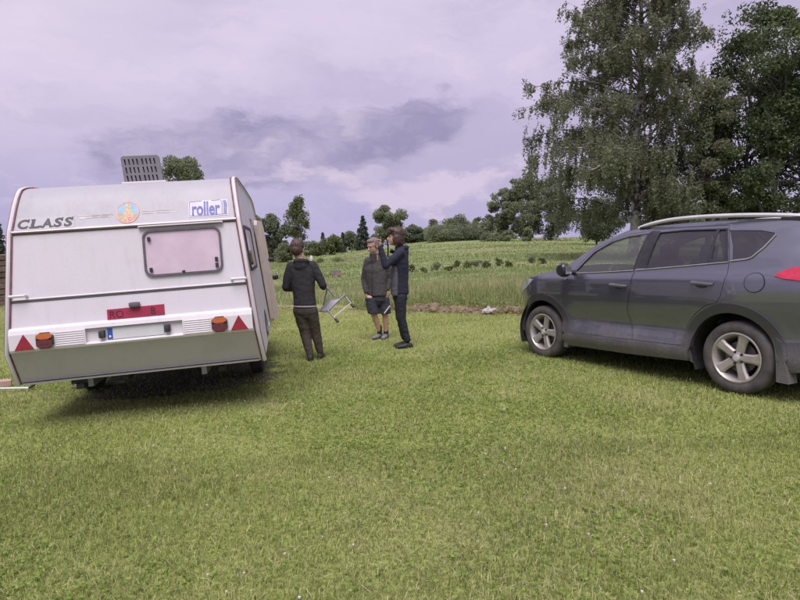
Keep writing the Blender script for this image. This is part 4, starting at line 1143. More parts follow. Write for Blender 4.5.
for sd in (1, -1):
    mi = sd < 0
    body = panel('body_side', SIDE, [FD, RD, RS], cfn, paint, car, .055, .02, 0, mi)
    for nm, poly, holes in (('front_door', FD, [FW]), ('rear_door', RD, [RW, RW2])):
        c_ = np.mean(poly, 0); ins = [tuple(np.array(p) + (c_ - p) / np.linalg.norm(c_ - p) * .005) for p in poly]
        dr_ = panel(nm, ins, holes, cfn, paint, car, .05, .03, .001, mi)
        hx, hz = (1.39, 1.03) if nm == 'front_door' else (.35, 1.078)
        hb = MB()
        pts = [Vector((hx + .115, sd * (ys(hx + .11, hz) + .004), hz + .006)), Vector((hx + .085, sd * (ys(hx, hz) + .04), hz + .008)), Vector((hx, sd * (ys(hx, hz) + .047), hz + .004)), Vector((hx - .085, sd * (ys(hx, hz) + .04), hz - .002)), Vector((hx - .115, sd * (ys(hx - .11, hz) + .004), hz - .004))]
        hb.tube(pts, [.014, .021, .023, .021, .014], 8); hb.build('handle', paint, dr_, True)
        hc = panel('handle_recess', [(hx + .075 * math.cos(a), hz - .012 + .035 * math.sin(a)) for a in np.linspace(0, 6.28, 16)[:-1]], [], cfn, black_gloss, dr_, .05, 0, .004, mi)
        if nm == 'front_door':
            panel('window_pane', FW, [], cfn, win_clear, dr_, .12, 0, -.012, mi)
            fr_o = [tuple(np.array(p) + (np.array(p) - np.mean(FW, 0)) / np.linalg.norm(np.array(p) - np.mean(FW, 0)) * .014) for p in FW]
            panel('window_seal', fr_o, [FW], cfn, black_gloss, dr_, .1, .02, .005, mi)
            panel('pillar_trim', [(1.165, 1.625), (1.135, 1.65), (1.195, 1.225), (1.214, 1.225)], [], cfn, black_gloss, dr_, .1, .0, .004, mi)
            ml = smooth_line([(2.06, 1.166), (1.6, 1.183), (1.205, 1.206)], 1)
        else:
            for w_p in (RW, RW2): panel('window_pane', w_p, [], cfn, win_tint, dr_, .12, 0, -.012, mi)
            al = RW[:3] + [(.25, 1.629), (.175, 1.45), (.140, 1.304)]
            fr_o = [tuple(np.array(p) + (np.array(p) - np.mean(al, 0)) / np.linalg.norm(np.array(p) - np.mean(al, 0)) * .014) for p in al]
            panel('window_seal', fr_o, [RW, RW2], cfn, black_gloss, dr_, .1, .02, .005, mi)
            panel('pillar_trim', [(1.185, 1.228), (1.128, 1.65), (1.02, 1.645), (1.062, 1.23)], [], cfn, black_gloss, dr_, .1, .0, .003, mi)
            ml = smooth_line([(1.18, 1.208), (.7, 1.245), (.12, 1.293)], 1)
        b = MB(); b.tube([(x, sd * (ys(x, z) + .012), z) for x, z in ml], .0065, 6); b.build('chrome_strip', chrome_m, dr_, True)
    panel('quarter_window', RS, [], cfn, win_tint, car, .12, .0, -.006, mi)
    b = MB(); b.tube([(x, sd * (ys(x, z) + .010), z) for x, z in [(.105, 1.302), (-.045, 1.318), (-.095, 1.335), (-.178, 1.432), (-.245, 1.548)]], .0065, 6); b.build('chrome_strip', chrome_m, car, True)
    # cladding round the arches and along the sill
    for nm, cx, cz in (('rear_arch_trim', .045, .37), ('front_arch_trim', 2.665, .365)):
        an = np.linspace(R(-4), R(186), 34)
        if nm == 'rear_arch_trim': an = np.linspace(R(3), R(178), 34)
        o_ = [(cx + .52 * math.cos(a), cz + .52 * math.sin(a)) for a in an]; i_ = [(cx + .428 * math.cos(a), cz + .428 * math.sin(a)) for a in an][::-1]
        panel(nm, o_ + i_, [], cfn, plastic_d, car, .04, .06, .022, mi)
    panel('sill_trim', [(.49, .40), (.50, .265), (1.3, .24), (2.235, .235), (2.262, .36), (2.20, .398), (1.2, .400)], [], lambda a, b_, d: Vector((a, ys(a, b_) + .012 + .02 * (1 - abs(b_ - .32) / .1) + d, b_)), plastic_d, car, .05, .07, .014, mi)
    panel('rear_bumper_trim', [(-.36, .55), (-.95, .60), (-.96, .45), (-.90, .36), (-.5, .285), (-.385, .30)], [], cfn, plastic_d, car, .05, .04, .008, mi)
    panel('front_bumper_trim', [(3.15, .50), (3.385, .47), (3.37, .40), (3.26, .28), (3.12, .255), (3.09, .34)], [], cfn, plastic_d, car, .05, .03, .006, mi)
    panel('tail_lamp', [(-.335, 1.166), (-.40, 1.212), (-.46, 1.240), (-.62, 1.250), (-.80, 1.255), (-.86, 1.19), (-.82, 1.125), (-.60, 1.118), (-.42, 1.140)], [], cfn, tail_m, car, .04, .02, .012, mi)
    panel('head_lamp', [(3.30, .93), (3.14, 1.02), (2.93, 1.085), (2.85, 1.07), (3.0, .965), (3.22, .865), (3.345, .855)], [], cfn, head_m, car, .04, .02, .006, mi)
    mf = MB(); mf.prism([(-.355, .60), (-.37, .19), (-.48, .185), (-.455, .32), (-.40, .56)], lambda a, b_, d: Vector((a - .02, sd * (.76 + d), b_)), 0, .15); mf.build('mud_flap', plastic_d, car)
    mf = MB(); mf.prism([(2.25, .40), (2.262, .21), (2.20, .205), (2.17, .30), (2.19, .38)], lambda a, b_, d: Vector((a, sd * (.77 + d), b_)), 0, .14); mf.build('mud_flap', plastic_d, car)
    # roof rail
    rr_ = smooth_line([(1.36, 1.690), (1.28, 1.718), (1.02, 1.762), (.654, 1.776), (.113, 1.760), (-.36, 1.722), (-.44, 1.700)], 2)
    b = MB(); b.tube([(x, sd * (ys(x, 1.62) - .065), z) for x, z in rr_], [.010] + [.021] * (len(rr_) - 2) + [.012], 8); rl = b.build('roof_rail', satin_m, car, True)
    for fx, fz, fl, fh in ((-.33, 1.688, .22, .05), (1.26, 1.695, .14, .03)):
        b = MB(); b.box((fx, sd * (ys(fx, 1.62) - .065), fz), (fl, .04, fh), None, .01); b.build('rail_foot', black_gloss, rl)
    # wing mirror
    mr = MB(); mr.loft([((2.11, sd * .985, 1.20), (.045, 0, 0), (0, 0, .06)), ((2.115, sd * 1.03, 1.205), (.075, 0, 0), (0, 0, .088)), ((2.115, sd * 1.09, 1.21), (.078, 0, 0), (0, 0, .09)), ((2.11, sd * 1.13, 1.205), (.05, 0, 0), (0, 0, .065))], 16)
    mo_ = mr.build('wing_mirror', black_gloss, car, True)
    cpm = MB(); cpm.loft([((2.155, sd * .995, 1.205), (.04, 0, 0), (0, 0, .055)), ((2.16, sd * 1.04, 1.21), (.058, 0, 0), (0, 0, .078)), ((2.16, sd * 1.09, 1.215), (.058, 0, 0), (0, 0, .078)), ((2.15, sd * 1.125, 1.21), (.035, 0, 0), (0, 0, .055))], 16); cpm.build('mirror_cap', paint, mo_, True)
    gl_ = MB(); gl_.box((2.036, sd * 1.06, 1.205), (.008, .10, .10), None, .002); gl_.build('mirror_glass', chrome_m, mo_)
    st_ = MB(); st_.tube([(2.10, sd * .845, 1.165), (2.11, sd * 1.0, 1.185)], [.035, .03], 8); st_.build('mirror_arm', black_gloss, mo_, True)
    for xw, zw in ((.0, .36), (2.6696, .36)):
        make_wheel(car, xw, zw, .905, sd)
        wl = MB()
        for k in range(24):
            pass
        an = np.linspace(R(-25), R(205), 24); V = []; F = []
        for a in an: V += [(xw + .02 + .455 * math.cos(a), sd * .88, zw + .01 + .455 * math.sin(a)), (xw + .02 + .455 * math.cos(a), sd * .50, zw + .01 + .455 * math.sin(a))]
        V += [(xw, sd * .50, zw)]
        F = [(2 * k, 2 * k + 2, 2 * k + 3, 2 * k + 1) for k in range(23)] + [(2 * k + 1, 2 * k + 3, len(V) - 1) for k in range(23)]
        wl.add(V, F); wl.build('wheel_well', well_m, car)
panel('fuel_flap', [(-.172 + .088 * math.cos(a), 1.098 + .088 * math.sin(a)) for a in np.linspace(0, 2 * math.pi, 29)[:-1]], [], cfn, paint, car, .03, .012, .006)
panel('fuel_flap_gap', [(-.172 + .096 * math.cos(a), 1.098 + .096 * math.sin(a)) for a in np.linspace(0, 2 * math.pi, 29)[:-1]], [], cfn, black_gloss, car, .03, 0, .003)
# surfaces across the car: bonnet, windscreen, roof, tailgate, ends
def cap(name, pts, bulge, m, n=14, inset=0.0):
    V = []; F = []
    for i, (x, z) in enumerate(pts):
        a = np.array(pts[max(i - 1, 0)]); b_ = np.array(pts[min(i + 1, len(pts) - 1)]); t_ = (b_ - a) / (np.linalg.norm(b_ - a) + 1e-9); nrm = np.array([-t_[1], t_[0]])
        if nrm @ (np.array([x, z]) - np.array([1.2, .8])) < 0: nrm = -nrm
        e = ys(x, z); bu = bulge if np.isscalar(bulge) else bulge[i]
        for k in range(n + 1):
            s = -1 + 2 * k / n; q = bu * (1 - s * s) ** .8 if abs(s) < 1 else 0
            V.append((x + nrm[0] * q, -s * e, z + nrm[1] * q))
    for i in range(len(pts) - 1):
        for k in range(n): a = i * (n + 1) + k; F.append((a, a + 1, a + n + 2, a + n + 1))
    o = new_mesh_obj(name, V, F, m, car, True)
    return o
iH = [i for i, p in enumerate(TOP) if p[0] <= 2.346][0]; iR = [i for i, p in enumerate(TOP) if p[0] <= 1.55][0]; iT = [i for i, p in enumerate(TOP) if p[0] <= -.655][0]; iB = [i for i, p in enumerate(TOP) if p[1] < 1.1 and p[0] < 0][0]
iN = [i for i, p in enumerate(TOP) if p[1] > .96][0]
cap('front_bumper', [(3.13, .262), (3.25, .29), (3.34, .38), (3.385, .5)] + TOP[:iN + 1], .13, paint)
cap('bonnet', TOP[iN:iH + 1], .055, paint)
cap('windscreen', TOP[iH:iR + 1], .075, win_clear)
cap('roof', TOP[iR:iT + 1], .035, paint)
cap('rear_window', TOP[iT:iB + 1], .06, win_tint)
cap('rear_bumper', TOP[iB:] + [(-.80, .32), (-.50, .30)], .09, paint)
ub = MB(); ub.box((1.3, 0, .33), (3.5, 1.25, .16)).box((1.36, 0, .33), (1.55, 1.66, .12)); ub.build('underbody', well_m, car)
ex2 = MB(); ex2.tube([(-.9, -.55, .30), (-.3, -.5, .27), (.8, -.1, .27)], .03, 8); ex2.build('exhaust', steel, car)
for xs_, yy in ((1.35, .38), (1.35, -.38), (.45, .38), (.45, -.38)):
    s_ = MB(); s_.box((xs_ + .12, yy, .72), (.5, .5, .16), None, .05).box((xs_ - .14, yy, 1.02), (.14, .48, .62), Matrix.Rotation(R(-14), 3, 'Y'), .05).box((xs_ - .23, yy, 1.40), (.09, .27, .19), Matrix.Rotation(R(-10), 3, 'Y'), .04); s_.build('seat', seat_m, car, True)
ds = MB(); ds.box((2.08, 0, 1.0), (.45, 1.5, .3), None, .08); ds.build('dashboard', seat_m, car, True)
sw_ = MB(); cst = Vector((1.80, .38, 1.10)); axx = Vector((-.85, 0, .5)).normalized(); u1 = Vector((0, 1, 0)); u2 = axx.cross(u1)
sw_.tube([cst + (u1 * math.cos(a) + u2 * math.sin(a)) * .185 for a in np.linspace(0, 2 * math.pi, 25)], .017, 6, False)
for a in (0, math.pi, -math.pi / 2): sw_.tube([cst, cst + (u1 * math.cos(a) + u2 * math.sin(a)) * .18], .02, 5)
sw_.build('steering_wheel', black_gloss, car, True)

# --- the pale car hitched in front of the caravan (mostly hidden)
def cv_world(x, y): return Matrix.Translation(Vector(CT)) @ CMAT @ Vector((x, y, 0))
p_ = cv_world(0, CL + 1.15)
tow = empty('tow_car', (p_.x, p_.y, gzf(p_.x, p_.y + 2) + .0), 'pale silver car hitched ahead of the caravan, with black towing mirrors', 'car')
tow.rotation_euler = (0, -.05, CYAW)
tow.rotation_euler = (Matrix.Rotation(CYAW, 4, 'Z') @ Matrix.Rotation(-.06, 4, 'Y')).to_euler()
tpaint = car_paint('silver_paint', (.52, .52, .52), (.36, .34, .31), .45, .2, .5)
tz = hermite([.15, .3, .55, .8, .95, 1.2, 1.42, 1.5], [.78, .83, .85, .84, .815, .70, .58, .42])
tpl = hermite([0, .12, .5, 1.5, 3.0, 3.7, 4.0, 4.15], [.25, .10, .02, 0, 0, .05, .18, .36])
def tfn_s(s): return lambda a, b_, d: Vector((s * (tz(b_) - tpl(a) + d), a, b_))
TS = smooth_line([(.02, .35), (.0, .70), (.10, .95), (.30, 1.35), (.55, 1.47), (1.5, 1.49), (2.2, 1.42), (2.95, 1.0), (3.75, .86), (4.1, .68), (4.15, .4)], 1)
ar = lambda cy_: [(cy_ + .36 * math.cos(a), .30 + .36 * math.sin(a)) for a in np.linspace(R(0), R(180), 18)]
TSIDE = TS + [(4.0, .22)] + [p for p in ar(3.35)] + [p for p in ar(.80)] + [(.2, .25)]
TW1 = [(.55, 1.0), (.72, 1.36), (1.42, 1.39), (1.42, .99)]; TW2 = [(1.52, .98), (1.52, 1.39), (2.08, 1.345), (2.72, .97)]
for s in (1, -1):
    panel('body_side', TSIDE, [TW1, TW2], tfn_s(s), tpaint, tow, .1, .02)
    for wp in (TW1, TW2): panel('window_pane', wp, [], tfn_s(s), win_tint, tow, .2, 0, -.008)
    b = MB(); b.tube([(s * .82, 2.62, .93), (s * .98, 2.62, .96)], .02, 6).loft([((s * .93, 2.62, .97), (0, .05, 0), (0, 0, .06)), ((s * 1.0, 2.63, .975), (0, .08, 0), (0, 0, .085)), ((s * 1.08, 2.62, .97), (0, .05, 0), (0, 0, .06))], 12); wm = b.build('wing_mirror', black_gloss, tow, True)
    b = MB(); b.tube([(s * 1.06, 2.62, .975), (s * 1.17, 2.6, .98)], .018, 6).loft([((s * 1.15, 2.6, .975), (0, .03, 0), (0, 0, .055)), ((s * 1.22, 2.6, .98), (0, .045, 0), (0, 0, .075)), ((s * 1.30, 2.6, .975), (0, .03, 0), (0, 0, .055))], 12); b.build('towing_mirror', black_gloss, wm, True)
    for cy_ in (.80, 3.35):
        w_ = MB(); w_.lathe([(-.18, .18), (-.18, .27), (-.15, .30), (-.03, .30), (0, .27), (0, .18)], (s * .82, cy_, .30), (s, 0, 0), 28); wh = w_.build('wheel', tyre_m, tow, True)
        r_ = MB(); r_.lathe([(-.1, .02), (-.03, .05), (-.02, .17), (-.004, .185), (-.1, .185)], (s * .82, cy_, .30), (s, 0, 0), 24); r_.build('rim', alloy_m, wh, True)
V = []; F = []; n = 10
for y, z in TS:
    e = tz(z) - tpl(y); V += [(-e + 2 * e * k / n, y, z + .04 * (1 - (-1 + 2 * k / n) ** 2)) for k in range(n + 1)]
iw = [i for i, p in enumerate(TS) if p[0] > 2.3]
def tcap(nm, i0, i1, m):
    Vs = V[i0 * (n + 1):(i1 + 1) * (n + 1)]; Fs = [(i * (n + 1) + k, i * (n + 1) + k + 1, (i + 1) * (n + 1) + k + 1, (i + 1) * (n + 1) + k) for i in range(i1 - i0) for k in range(n)]
    new_mesh_obj(nm, Vs, Fs, m, tow, True)
ia = [i for i, p in enumerate(TS) if p[1] > .97][0]; ib = [i for i, p in enumerate(TS) if p[1] > 1.42][0]; ic = [i for i, p in enumerate(TS) if p[0] > 2.1][0]; id_ = [i for i, p in enumerate(TS) if p[0] > 2.9][0]
tcap('tailgate', 0, ia, tpaint); tcap('rear_window', ia, ib, win_tint); tcap('roof', ib, ic, tpaint); tcap('windscreen', ic, id_, win_tint); tcap('bonnet', id_, len(TS) - 1, tpaint)
b = MB(); b.box((0, 2.07, .3), (1.2, 3.7, .2)).box((0, 1.8, .6), (1.4, 2.2, .5)); b.build('underbody', well_m, tow)

# ------------------------------------------------------------------ people
def remesh(mb, name, voxel, m, parent=None, smooth=4, wrinkle=0.0, wscale=9.0, wdir=(1, 1, 1.9), seed=0.0):
    me = bpy.data.meshes.new('raw'); me.from_pydata(mb.V, [], mb.F)
    bm = bmesh.new(); bm.from_mesh(me); bmesh.ops.recalc_face_normals(bm, faces=bm.faces); bm.to_mesh(me); bm.free()
    o = bpy.data.objects.new('raw', me); col.objects.link(o)
    r_ = o.modifiers.new('r', 'REMESH'); r_.mode = 'VOXEL'; r_.voxel_size = voxel
    s_ = o.modifiers.new('s', 'SMOOTH'); s_.factor = .5; s_.iterations = smooth
    out = bpy.data.meshes.new_from_object(o.evaluated_get(bpy.context.evaluated_depsgraph_get()))
    bpy.data.objects.remove(o); bpy.data.meshes.remove(me)
    if wrinkle:
        nr = [v.normal.copy() for v in out.vertices]
        for v, n_ in zip(out.vertices, nr):
            p = Vector((v.co.x * wdir[0], v.co.y * wdir[1], v.co.z * wdir[2])) * wscale + Vector((seed, seed * 2, 0))
            q = mnoise.noise(p) + .5 * mnoise.noise(p * 2.3); q = 1 - abs(q) * 1.6
            v.co = v.co + n_ * (wrinkle * q - wrinkle * .4)
        out.update()
    out.name = name; out.materials.clear(); out.materials.append(m)
    out.polygons.foreach_set('use_smooth', [True] * len(out.polygons))
    ob = bpy.data.objects.new(name, out); col.objects.link(ob)
    if parent is not None: ob.parent = parent
    return ob
def frame3(f, u=(0, 0, 1)):
    f = Vector(f).normalized(); u = Vector(u); r = f.cross(u).normalized(); u = r.cross(f)
    return Matrix((r, f, u)).transposed()
skin_m = mat('skin', (.46, .27, .20), .55, base2=(.52, .32, .24), scale=18)
def add_head(mb, c, M, s=1.0):
    P = lambda x, y, z: Vector(c) + M @ (Vector((x, y, z)) * s)
    mb.ell(P(0, -.008, .03), .074 * s, .094 * s, .092 * s, M)
    mb.ell(P(0, .022, -.028), .060 * s, .066 * s, .084 * s, M)
    mb.ell(P(0, .055, -.082), .032 * s, .028 * s, .026 * s, M)
    mb.capsule(P(0, .088, .004), P(0, .104, -.026), .009 * s, .015 * s, 8)
    mb.ell(P(0, .086, -.055), .024 * s, .010 * s, .010 * s, M, 8, 6)
    mb.ell(P(0, .076, .026), .05 * s, .014 * s, .012 * s, M, 8, 6)
    for q in (-1, 1): mb.ell(P(q * .076, -.008, -.008), .010 * s, .02 * s, .032 * s, M, 8, 6)
def add_hand(mb, w, d, pn, side, curl=.5, s=1.0, point=False):
    """w wrist, d hand direction, pn palm normal; side=+1 puts the thumb on d x pn"""
    d = Vector(d).normalized(); pn = Vector(pn); pn = (pn - d * pn.dot(d)).normalized(); t = d.cross(pn) * side; w = Vector(w)
    mb.loft([(w, t * .026 * s, pn * .018 * s), (w + d * .03 * s, t * .036 * s, pn * .016 * s), (w + d * .075 * s, t * .041 * s, pn * .014 * s), (w + d * .09 * s, t * .038 * s, pn * .011 * s)], 12)
    for k, (o_, L) in enumerate(((.031, .072), (.010, .080), (-.011, .074), (-.030, .058))):
        p = w + d * .084 * s + t * o_ * s; dd = d.copy(); pts = [p]
        cu_ = curl if not (point and k == 0) else .08
        for j, fr in enumerate((.45, .32, .25)):
            a = cu_ * (.9 + .25 * j); dd = (dd * math.cos(a) + pn * math.sin(a) * (1 if True else 0)).normalized() if j == 0 else (dd * math.cos(a) + (pn * dd.dot(d) - d * dd.dot(pn)) * math.sin(a)).normalized()
            pts.append(pts[-1] + dd * L * fr * s)
        mb.chain(pts, [.0095 * s, .009 * s, .0085 * s, .0075 * s], 8)
    th = w + d * .025 * s + t * .028 * s; e1_ = th + (t * .75 + d * .6 + pn * .25).normalized() * .038 * s; e2_ = e1_ + (d * .8 + t * .1 + pn * (.3 + curl * .5)).normalized() * .032 * s
    mb.chain([th, e1_, e2_], [.014 * s, .0105 * s, .009 * s], 8)
def make_person(label, loc, J, f, hf, M_, opt):
    f = Vector(f).normalized(); r = f.cross(Vector((0, 0, 1))).normalized(); up = Vector((0, 0, 1))
    g = {k: Vector(v) for k, v in J.items()}
    hm = frame3(hf, opt.get('hup', (0, 0, 1)))
    b = MB()
    sh_c = (g['shL'] + g['shR']) / 2; hip_c = (g['hipL'] + g['hipR']) / 2
    rs = (g['shR'] - g['shL']).normalized()
    b.loft([(hip_c - up * .06, r * .13, f * .09), (hip_c + up * .08, r * .14, f * .09), (hip_c.lerp(sh_c, .5), r * .12, f * .08), (hip_c.lerp(sh_c, .8), rs * .14, f * .09), (sh_c + up * .0, rs * .13, f * .06)], 16)
    b.capsule(sh_c + up * .02, g['head'] - hm @ Vector((0, .015, .05)), .060, .052)
    add_head(b, g['head'], hm, opt.get('hs', 1.0))
    for s in 'LR':
        b.chain([g['sh' + s], g['el' + s], g['wr' + s]], [.046, .038, .026])
        hd = opt['hand' + s]; add_hand(b, g['wr' + s], hd[0], hd[1], hd[2], hd[3], opt.get('handsize', 1.0), hd[4] if len(hd) > 4 else False)
        kn = g['kn' + s]; an_ = g['an' + s]; hp_ = g['hip' + s]
        calf = kn.lerp(an_, .28)
        b.chain([hp_, hp_.lerp(kn, .5), kn, calf - f * (.012 if opt.get('shorts') else 0), an_], [.082, .068, .052, .054, .034] if opt.get('shorts') else [.07, .06, .045, .042, .03])
        td = (g['toe' + s] - an_); td.z = 0; td = td.normalized() if td.length > .01 else f
        heel = Vector((an_.x, an_.y, 0)) - td * .04; 
        b.capsule(heel + up * .035, Vector((an_.x, an_.y, 0)) + td * .13 + up * .03, .03, .026)
    body = remesh(b, 'person', .0095, opt.get('skin', skin_m), None, 3)
    body.location = loc; tag(body, label, 'person')
    # eyes, brows
    for q in (-1, 1):
        e = MB(); e.ell(g['head'] + hm @ (Vector((q * .031, .083, .010)) * opt.get('hs', 1.0)), .011, .006, .0065, hm, 10, 7); e.build('eye', mat('eye_dark', (.03, .022, .02), .3, base2=(.05, .04, .035), scale=30), body, True)
        e = MB(); e.ell(g['head'] + hm @ (Vector((q * .031, .087, .030)) * opt.get('hs', 1.0)), .018, .006, .0045, hm, 8, 6); e.build('eyebrow', M_['hair'], body, True)
    # hair
    h = MB()
    hs_ = opt.get('hs', 1.0) * opt.get('hairk', 1.0)
    for c, rad in opt['hair']: h.ell(g['head'] + hm @ (Vector(c) * hs_), rad[0] * hs_, rad[1] * hs_, rad[2] * hs_, hm)
    remesh(h, 'hair', .0075, M_['hair'], body, 2, .008, 42, (1, 1, .22))
    # top garment
    t = MB(); k = opt.get('bulk', 1.0); hem = opt['hem']
    lean = (sh_c - hip_c)
    rows = [(hem, .160, .120), (hem + .03, .166, .124), (.34, .158, .116), (.55, .166, .120), (.78, .182, .118), (.93, .172, .100), (1.02, .135, .088), (1.09, .094, .080), (1.155, .072, .072)]
    rings = []
    for q, a_, b_ in rows:
        c = hip_c + lean * q; ax = (r.lerp(rs, max(0, min(1, q)))).normalized()
        rings.append((c + f * (.008 if q < .9 else -.004), ax * a_ * k, f * b_ * k * opt.get('deep', 1.0)))
    t.loft(rings, 24)
    for s in 'LR':
        wr_in = g['el' + s].lerp(g['wr' + s], .94)
        t.chain([g['sh' + s].lerp(sh_c, .12), g['sh' + s].lerp(g['el' + s], .5), g['el' + s], wr_in], [.074 * k, .066 * k, .058 * k, .044 * k])
    if opt.get('hood'):
        hc = sh_c + up * .045 - f * .075
        t.ell(hc - up * .035, .105, .055, .085, frame3(f)); t.ell(hc + up * .035, .10, .06, .035, frame3(f))
        for q in (-1, 1): t.chain([hc + r * q * .08 + up * .03, sh_c + r * q * .072 + f * .03 + up * .035, sh_c + f * .085 + r * q * .03 - up * .02], [.034, .028, .022])
    if opt.get('collar'):
        t.loft([(sh_c - up * .02 + f * .01, rs * .10, f * .088), (sh_c + up * .06 + f * .028, rs * .080, f * .080), (sh_c + up * .135 + f * .045, rs * .074, f * .074)], 18)
    top = remesh(t, opt.get('topname', 'jacket'), .0115, M_['top'], body, 3, .0055, 6.5, (1, 1, 1.7), opt.get('seed', 1))
    # trousers
    p = MB(); kk = opt.get('legbulk', 1.0)
    p.loft([(hip_c - up * .10, r * .12, f * .09), (hip_c - up * .02, r * .163, f * .118), (hip_c + up * .06, r * .150, f * .108), (hip_c + up * .11, r * .132, f * .092)], 20)
    for s in 'LR':
        hp_, kn, an_ = g['hip' + s], g['kn' + s], g['an' + s]
        if opt.get('shorts'):
            end = hp_.lerp(kn, .84); p.loft([(hp_ + up * .02, r * .098, f * .108), (hp_.lerp(kn, .45), r * .098, f * .108), (end, r * .100, f * .106)], 16)
        else:
            p.chain([hp_, hp_.lerp(kn, .5), kn, kn.lerp(an_, .5), kn.lerp(an_, .97)], [.098 * kk, .088 * kk, .072 * kk, .064 * kk, opt.get('cuff', .054)])
    remesh(p, 'shorts' if opt.get('shorts') else 'trousers', .0115, M_['legs'], body, 3, .0075, 6.5, (1, 1, 1.6), opt.get('seed', 1) + 4)
    for s in 'LR':
        an_ = g['an' + s]; td = (g['toe' + s] - an_); td.z = 0; td = td.normalized(); ba = Vector((an_.x, an_.y, 0)); sdv = Vector((-td.y, td.x, 0)); zf = g['toe' + s].z
        sh = MB(); L0 = opt.get('shoe', .17)
        sh.loft([(ba - td * .085 + up * (.035 + zf), sdv * .018, up * .028), (ba - td * .06 + up * (.042 + zf), sdv * .036, up * .042), (ba + up * (.048 + zf), sdv * .040, up * .048), (ba + td * .08 + up * (.036 + zf), sdv * .046, up * .036), (ba + td * L0 * .9 + up * (.028 + zf), sdv * .042, up * .027), (ba + td * (L0 + .02) + up * (.022 + zf), sdv * .02, up * .016)], 14)
        so = remesh(sh, 'shoe', .009, M_['shoe'], body, 2)
        sl = MB(); sl.loft([(ba + td * .05 + up * (.004 + zf), sdv * .043, td * .145), (ba + td * .05 + up * (.018 + zf), sdv * .046, td * .148)], 18); sl.build('sole', M_.get('sole', M_['shoe']), so, True)
        if opt.get('sock'):
            sk = MB(); sk.capsule(an_ + up * .09, an_ - up * .02, .043, .042); sk.build('sock', opt['sock'], body, True)
    return body, g, hm, f, r
def pj_local(u0, v0, s):
    return lambda u, v, d=0.0: ((u - u0) / s, d, (v0 - v) / s)
hairb = mat('hair_brown', (.050, .028, .022), .6, base2=(.085, .05, .038), scale=40)
hairg = mat('hair_grey', (.12, .095, .08), .65, base2=(.22, .18, .155), scale=50)
hairr = mat('hair_dark_brown', (.040, .020, .018), .5, base2=(.075, .038, .032), scale=40)

# man carrying the stool, back turned
def foot(u, v):
    r_ = CAMF + CAMR * (u - 400) / 600 + CAMU * (300 - v) / 600
    t = 9.0
    for _ in range(30):
        P = CAMP + r_ * t; t += (P[2] - gz(P[0], P[1])) / (-r_[2] + 1e-6) * .8
    return CAMP + r_ * t, t
A0, Z1 = foot(315, 359.5); s1 = 600 / Z1; q = pj_local(315, 360.5, s1)
charcoal = mat('charcoal_fleece', (.017, .0165, .019), .9, base2=(.027, .026, .030), scale=25, bump=.12, bscale=160)
olive = mat('olive_trousers', (.046, .036, .028), .9, base2=(.064, .051, .039), scale=14, bump=.25, bscale=120)
J1 = dict(head=q(298.5, 251.0, .06), shL=q(291.0, 267.8, .03), shR=q(314.6, 266.6, .03), elL=q(286.8, 288.5, .02), wrL=q(290, 291, .27), elR=q(323.6, 286, .0), wrR=q(322.5, 289.5, .25),
    hipL=q(300.6, 311, 0), hipR=q(311.5, 311, 0), knL=q(305.5, 335.5, .02), knR=q(315.5, 333.5, .06), anL=q(311.0, 356, -.06), anR=q(319.8, 353.5, .06), toeL=q(309.8, 360.5, .10), toeR=q(321.5, 358.2, .24))
J1['toeL'] = (J1['toeL'][0], J1['toeL'][1], .0); J1['toeR'] = (J1['toeR'][0], J1['toeR'][1], .0)
man1, g1, hm1, f1, r1 = make_person('person in a dark hoodie and olive trousers, back turned, carrying a folding stool', Vector(A0), J1, (-.05, 1, 0), (.1, 1, -.08),
    dict(hair=hairb, top=charcoal, legs=olive, shoe=mat('dark_shoe', (.022, .02, .02), .7, base2=(.04, .036, .034), scale=20)),
    dict(hair=[((0, -.022, .045), (.084, .092, .088)), ((0, -.055, .0), (.074, .06, .075)), ((0, .02, .085), (.07, .07, .045))], hem=.10, hs=1.2, hood=True, legbulk=1.03, seed=3, cuff=.050,
         handL=((-.1, 1, .1), (.9, 0, -.2), 1, .5), handR=((.15, .7, .25), (-.5, .1, -.8), -1, 1.1)))
shm = MB(); hc = (g1['hipL'] + g1['hipR']) / 2 - (g1['shL'] + g1['shR'] - g1['hipL'] - g1['hipR']) / 2 * -.085
shm.loft([(hc + Vector((0, 0, .002)), Vector((.168, 0, 0)), Vector((0, .126, 0))), (hc + Vector((0, 0, .02)), Vector((.164, 0, 0)), Vector((0, .122, 0)))], 24)
shm.build('shirt_hem', mat('pale_shirt', (.30, .29, .30), .8, base2=(.26, .25, .26), scale=20), man1, True)

# man in shorts
A0, Z2 = foot(382, 338.5); s2 = 600 / Z2; q = pj_local(382, 339.5, s2)
fleece = mat('grey_fleece', (.046, .042, .042), .9, base2=(.062, .057, .056), scale=25, bump=.12, bscale=160)
navy_s = mat('navy_shorts', (.020, .021, .034), .8, base2=(.032, .033, .048), scale=16)
f2 = (-.55, -.83, 0)
J2 = dict(head=q(373.8, 247.6, -.035), shR=q(367.8, 262.4, -.04), shL=q(384.6, 261.6, .03), elR=q(364.6, 280, .02), wrR=q(366.6, 293, -.05), elL=q(390.2, 279.5, .08), wrL=q(387.6, 290.5, .02),
    hipR=q(371.2, 299.5, -.03), hipL=q(383.4, 299.5, .03), knR=q(374.8, 317, -.06), knL=q(385.2, 317.2, .0), anR=q(379.6, 333.2, .02), anL=q(386.0, 335.5, .04), toeR=q(374, 338, -.10), toeL=q(382, 340, -.18))
for k_ in ('toeR', 'toeL'): J2[k_] = (J2[k_][0], J2[k_][1], 0.0)
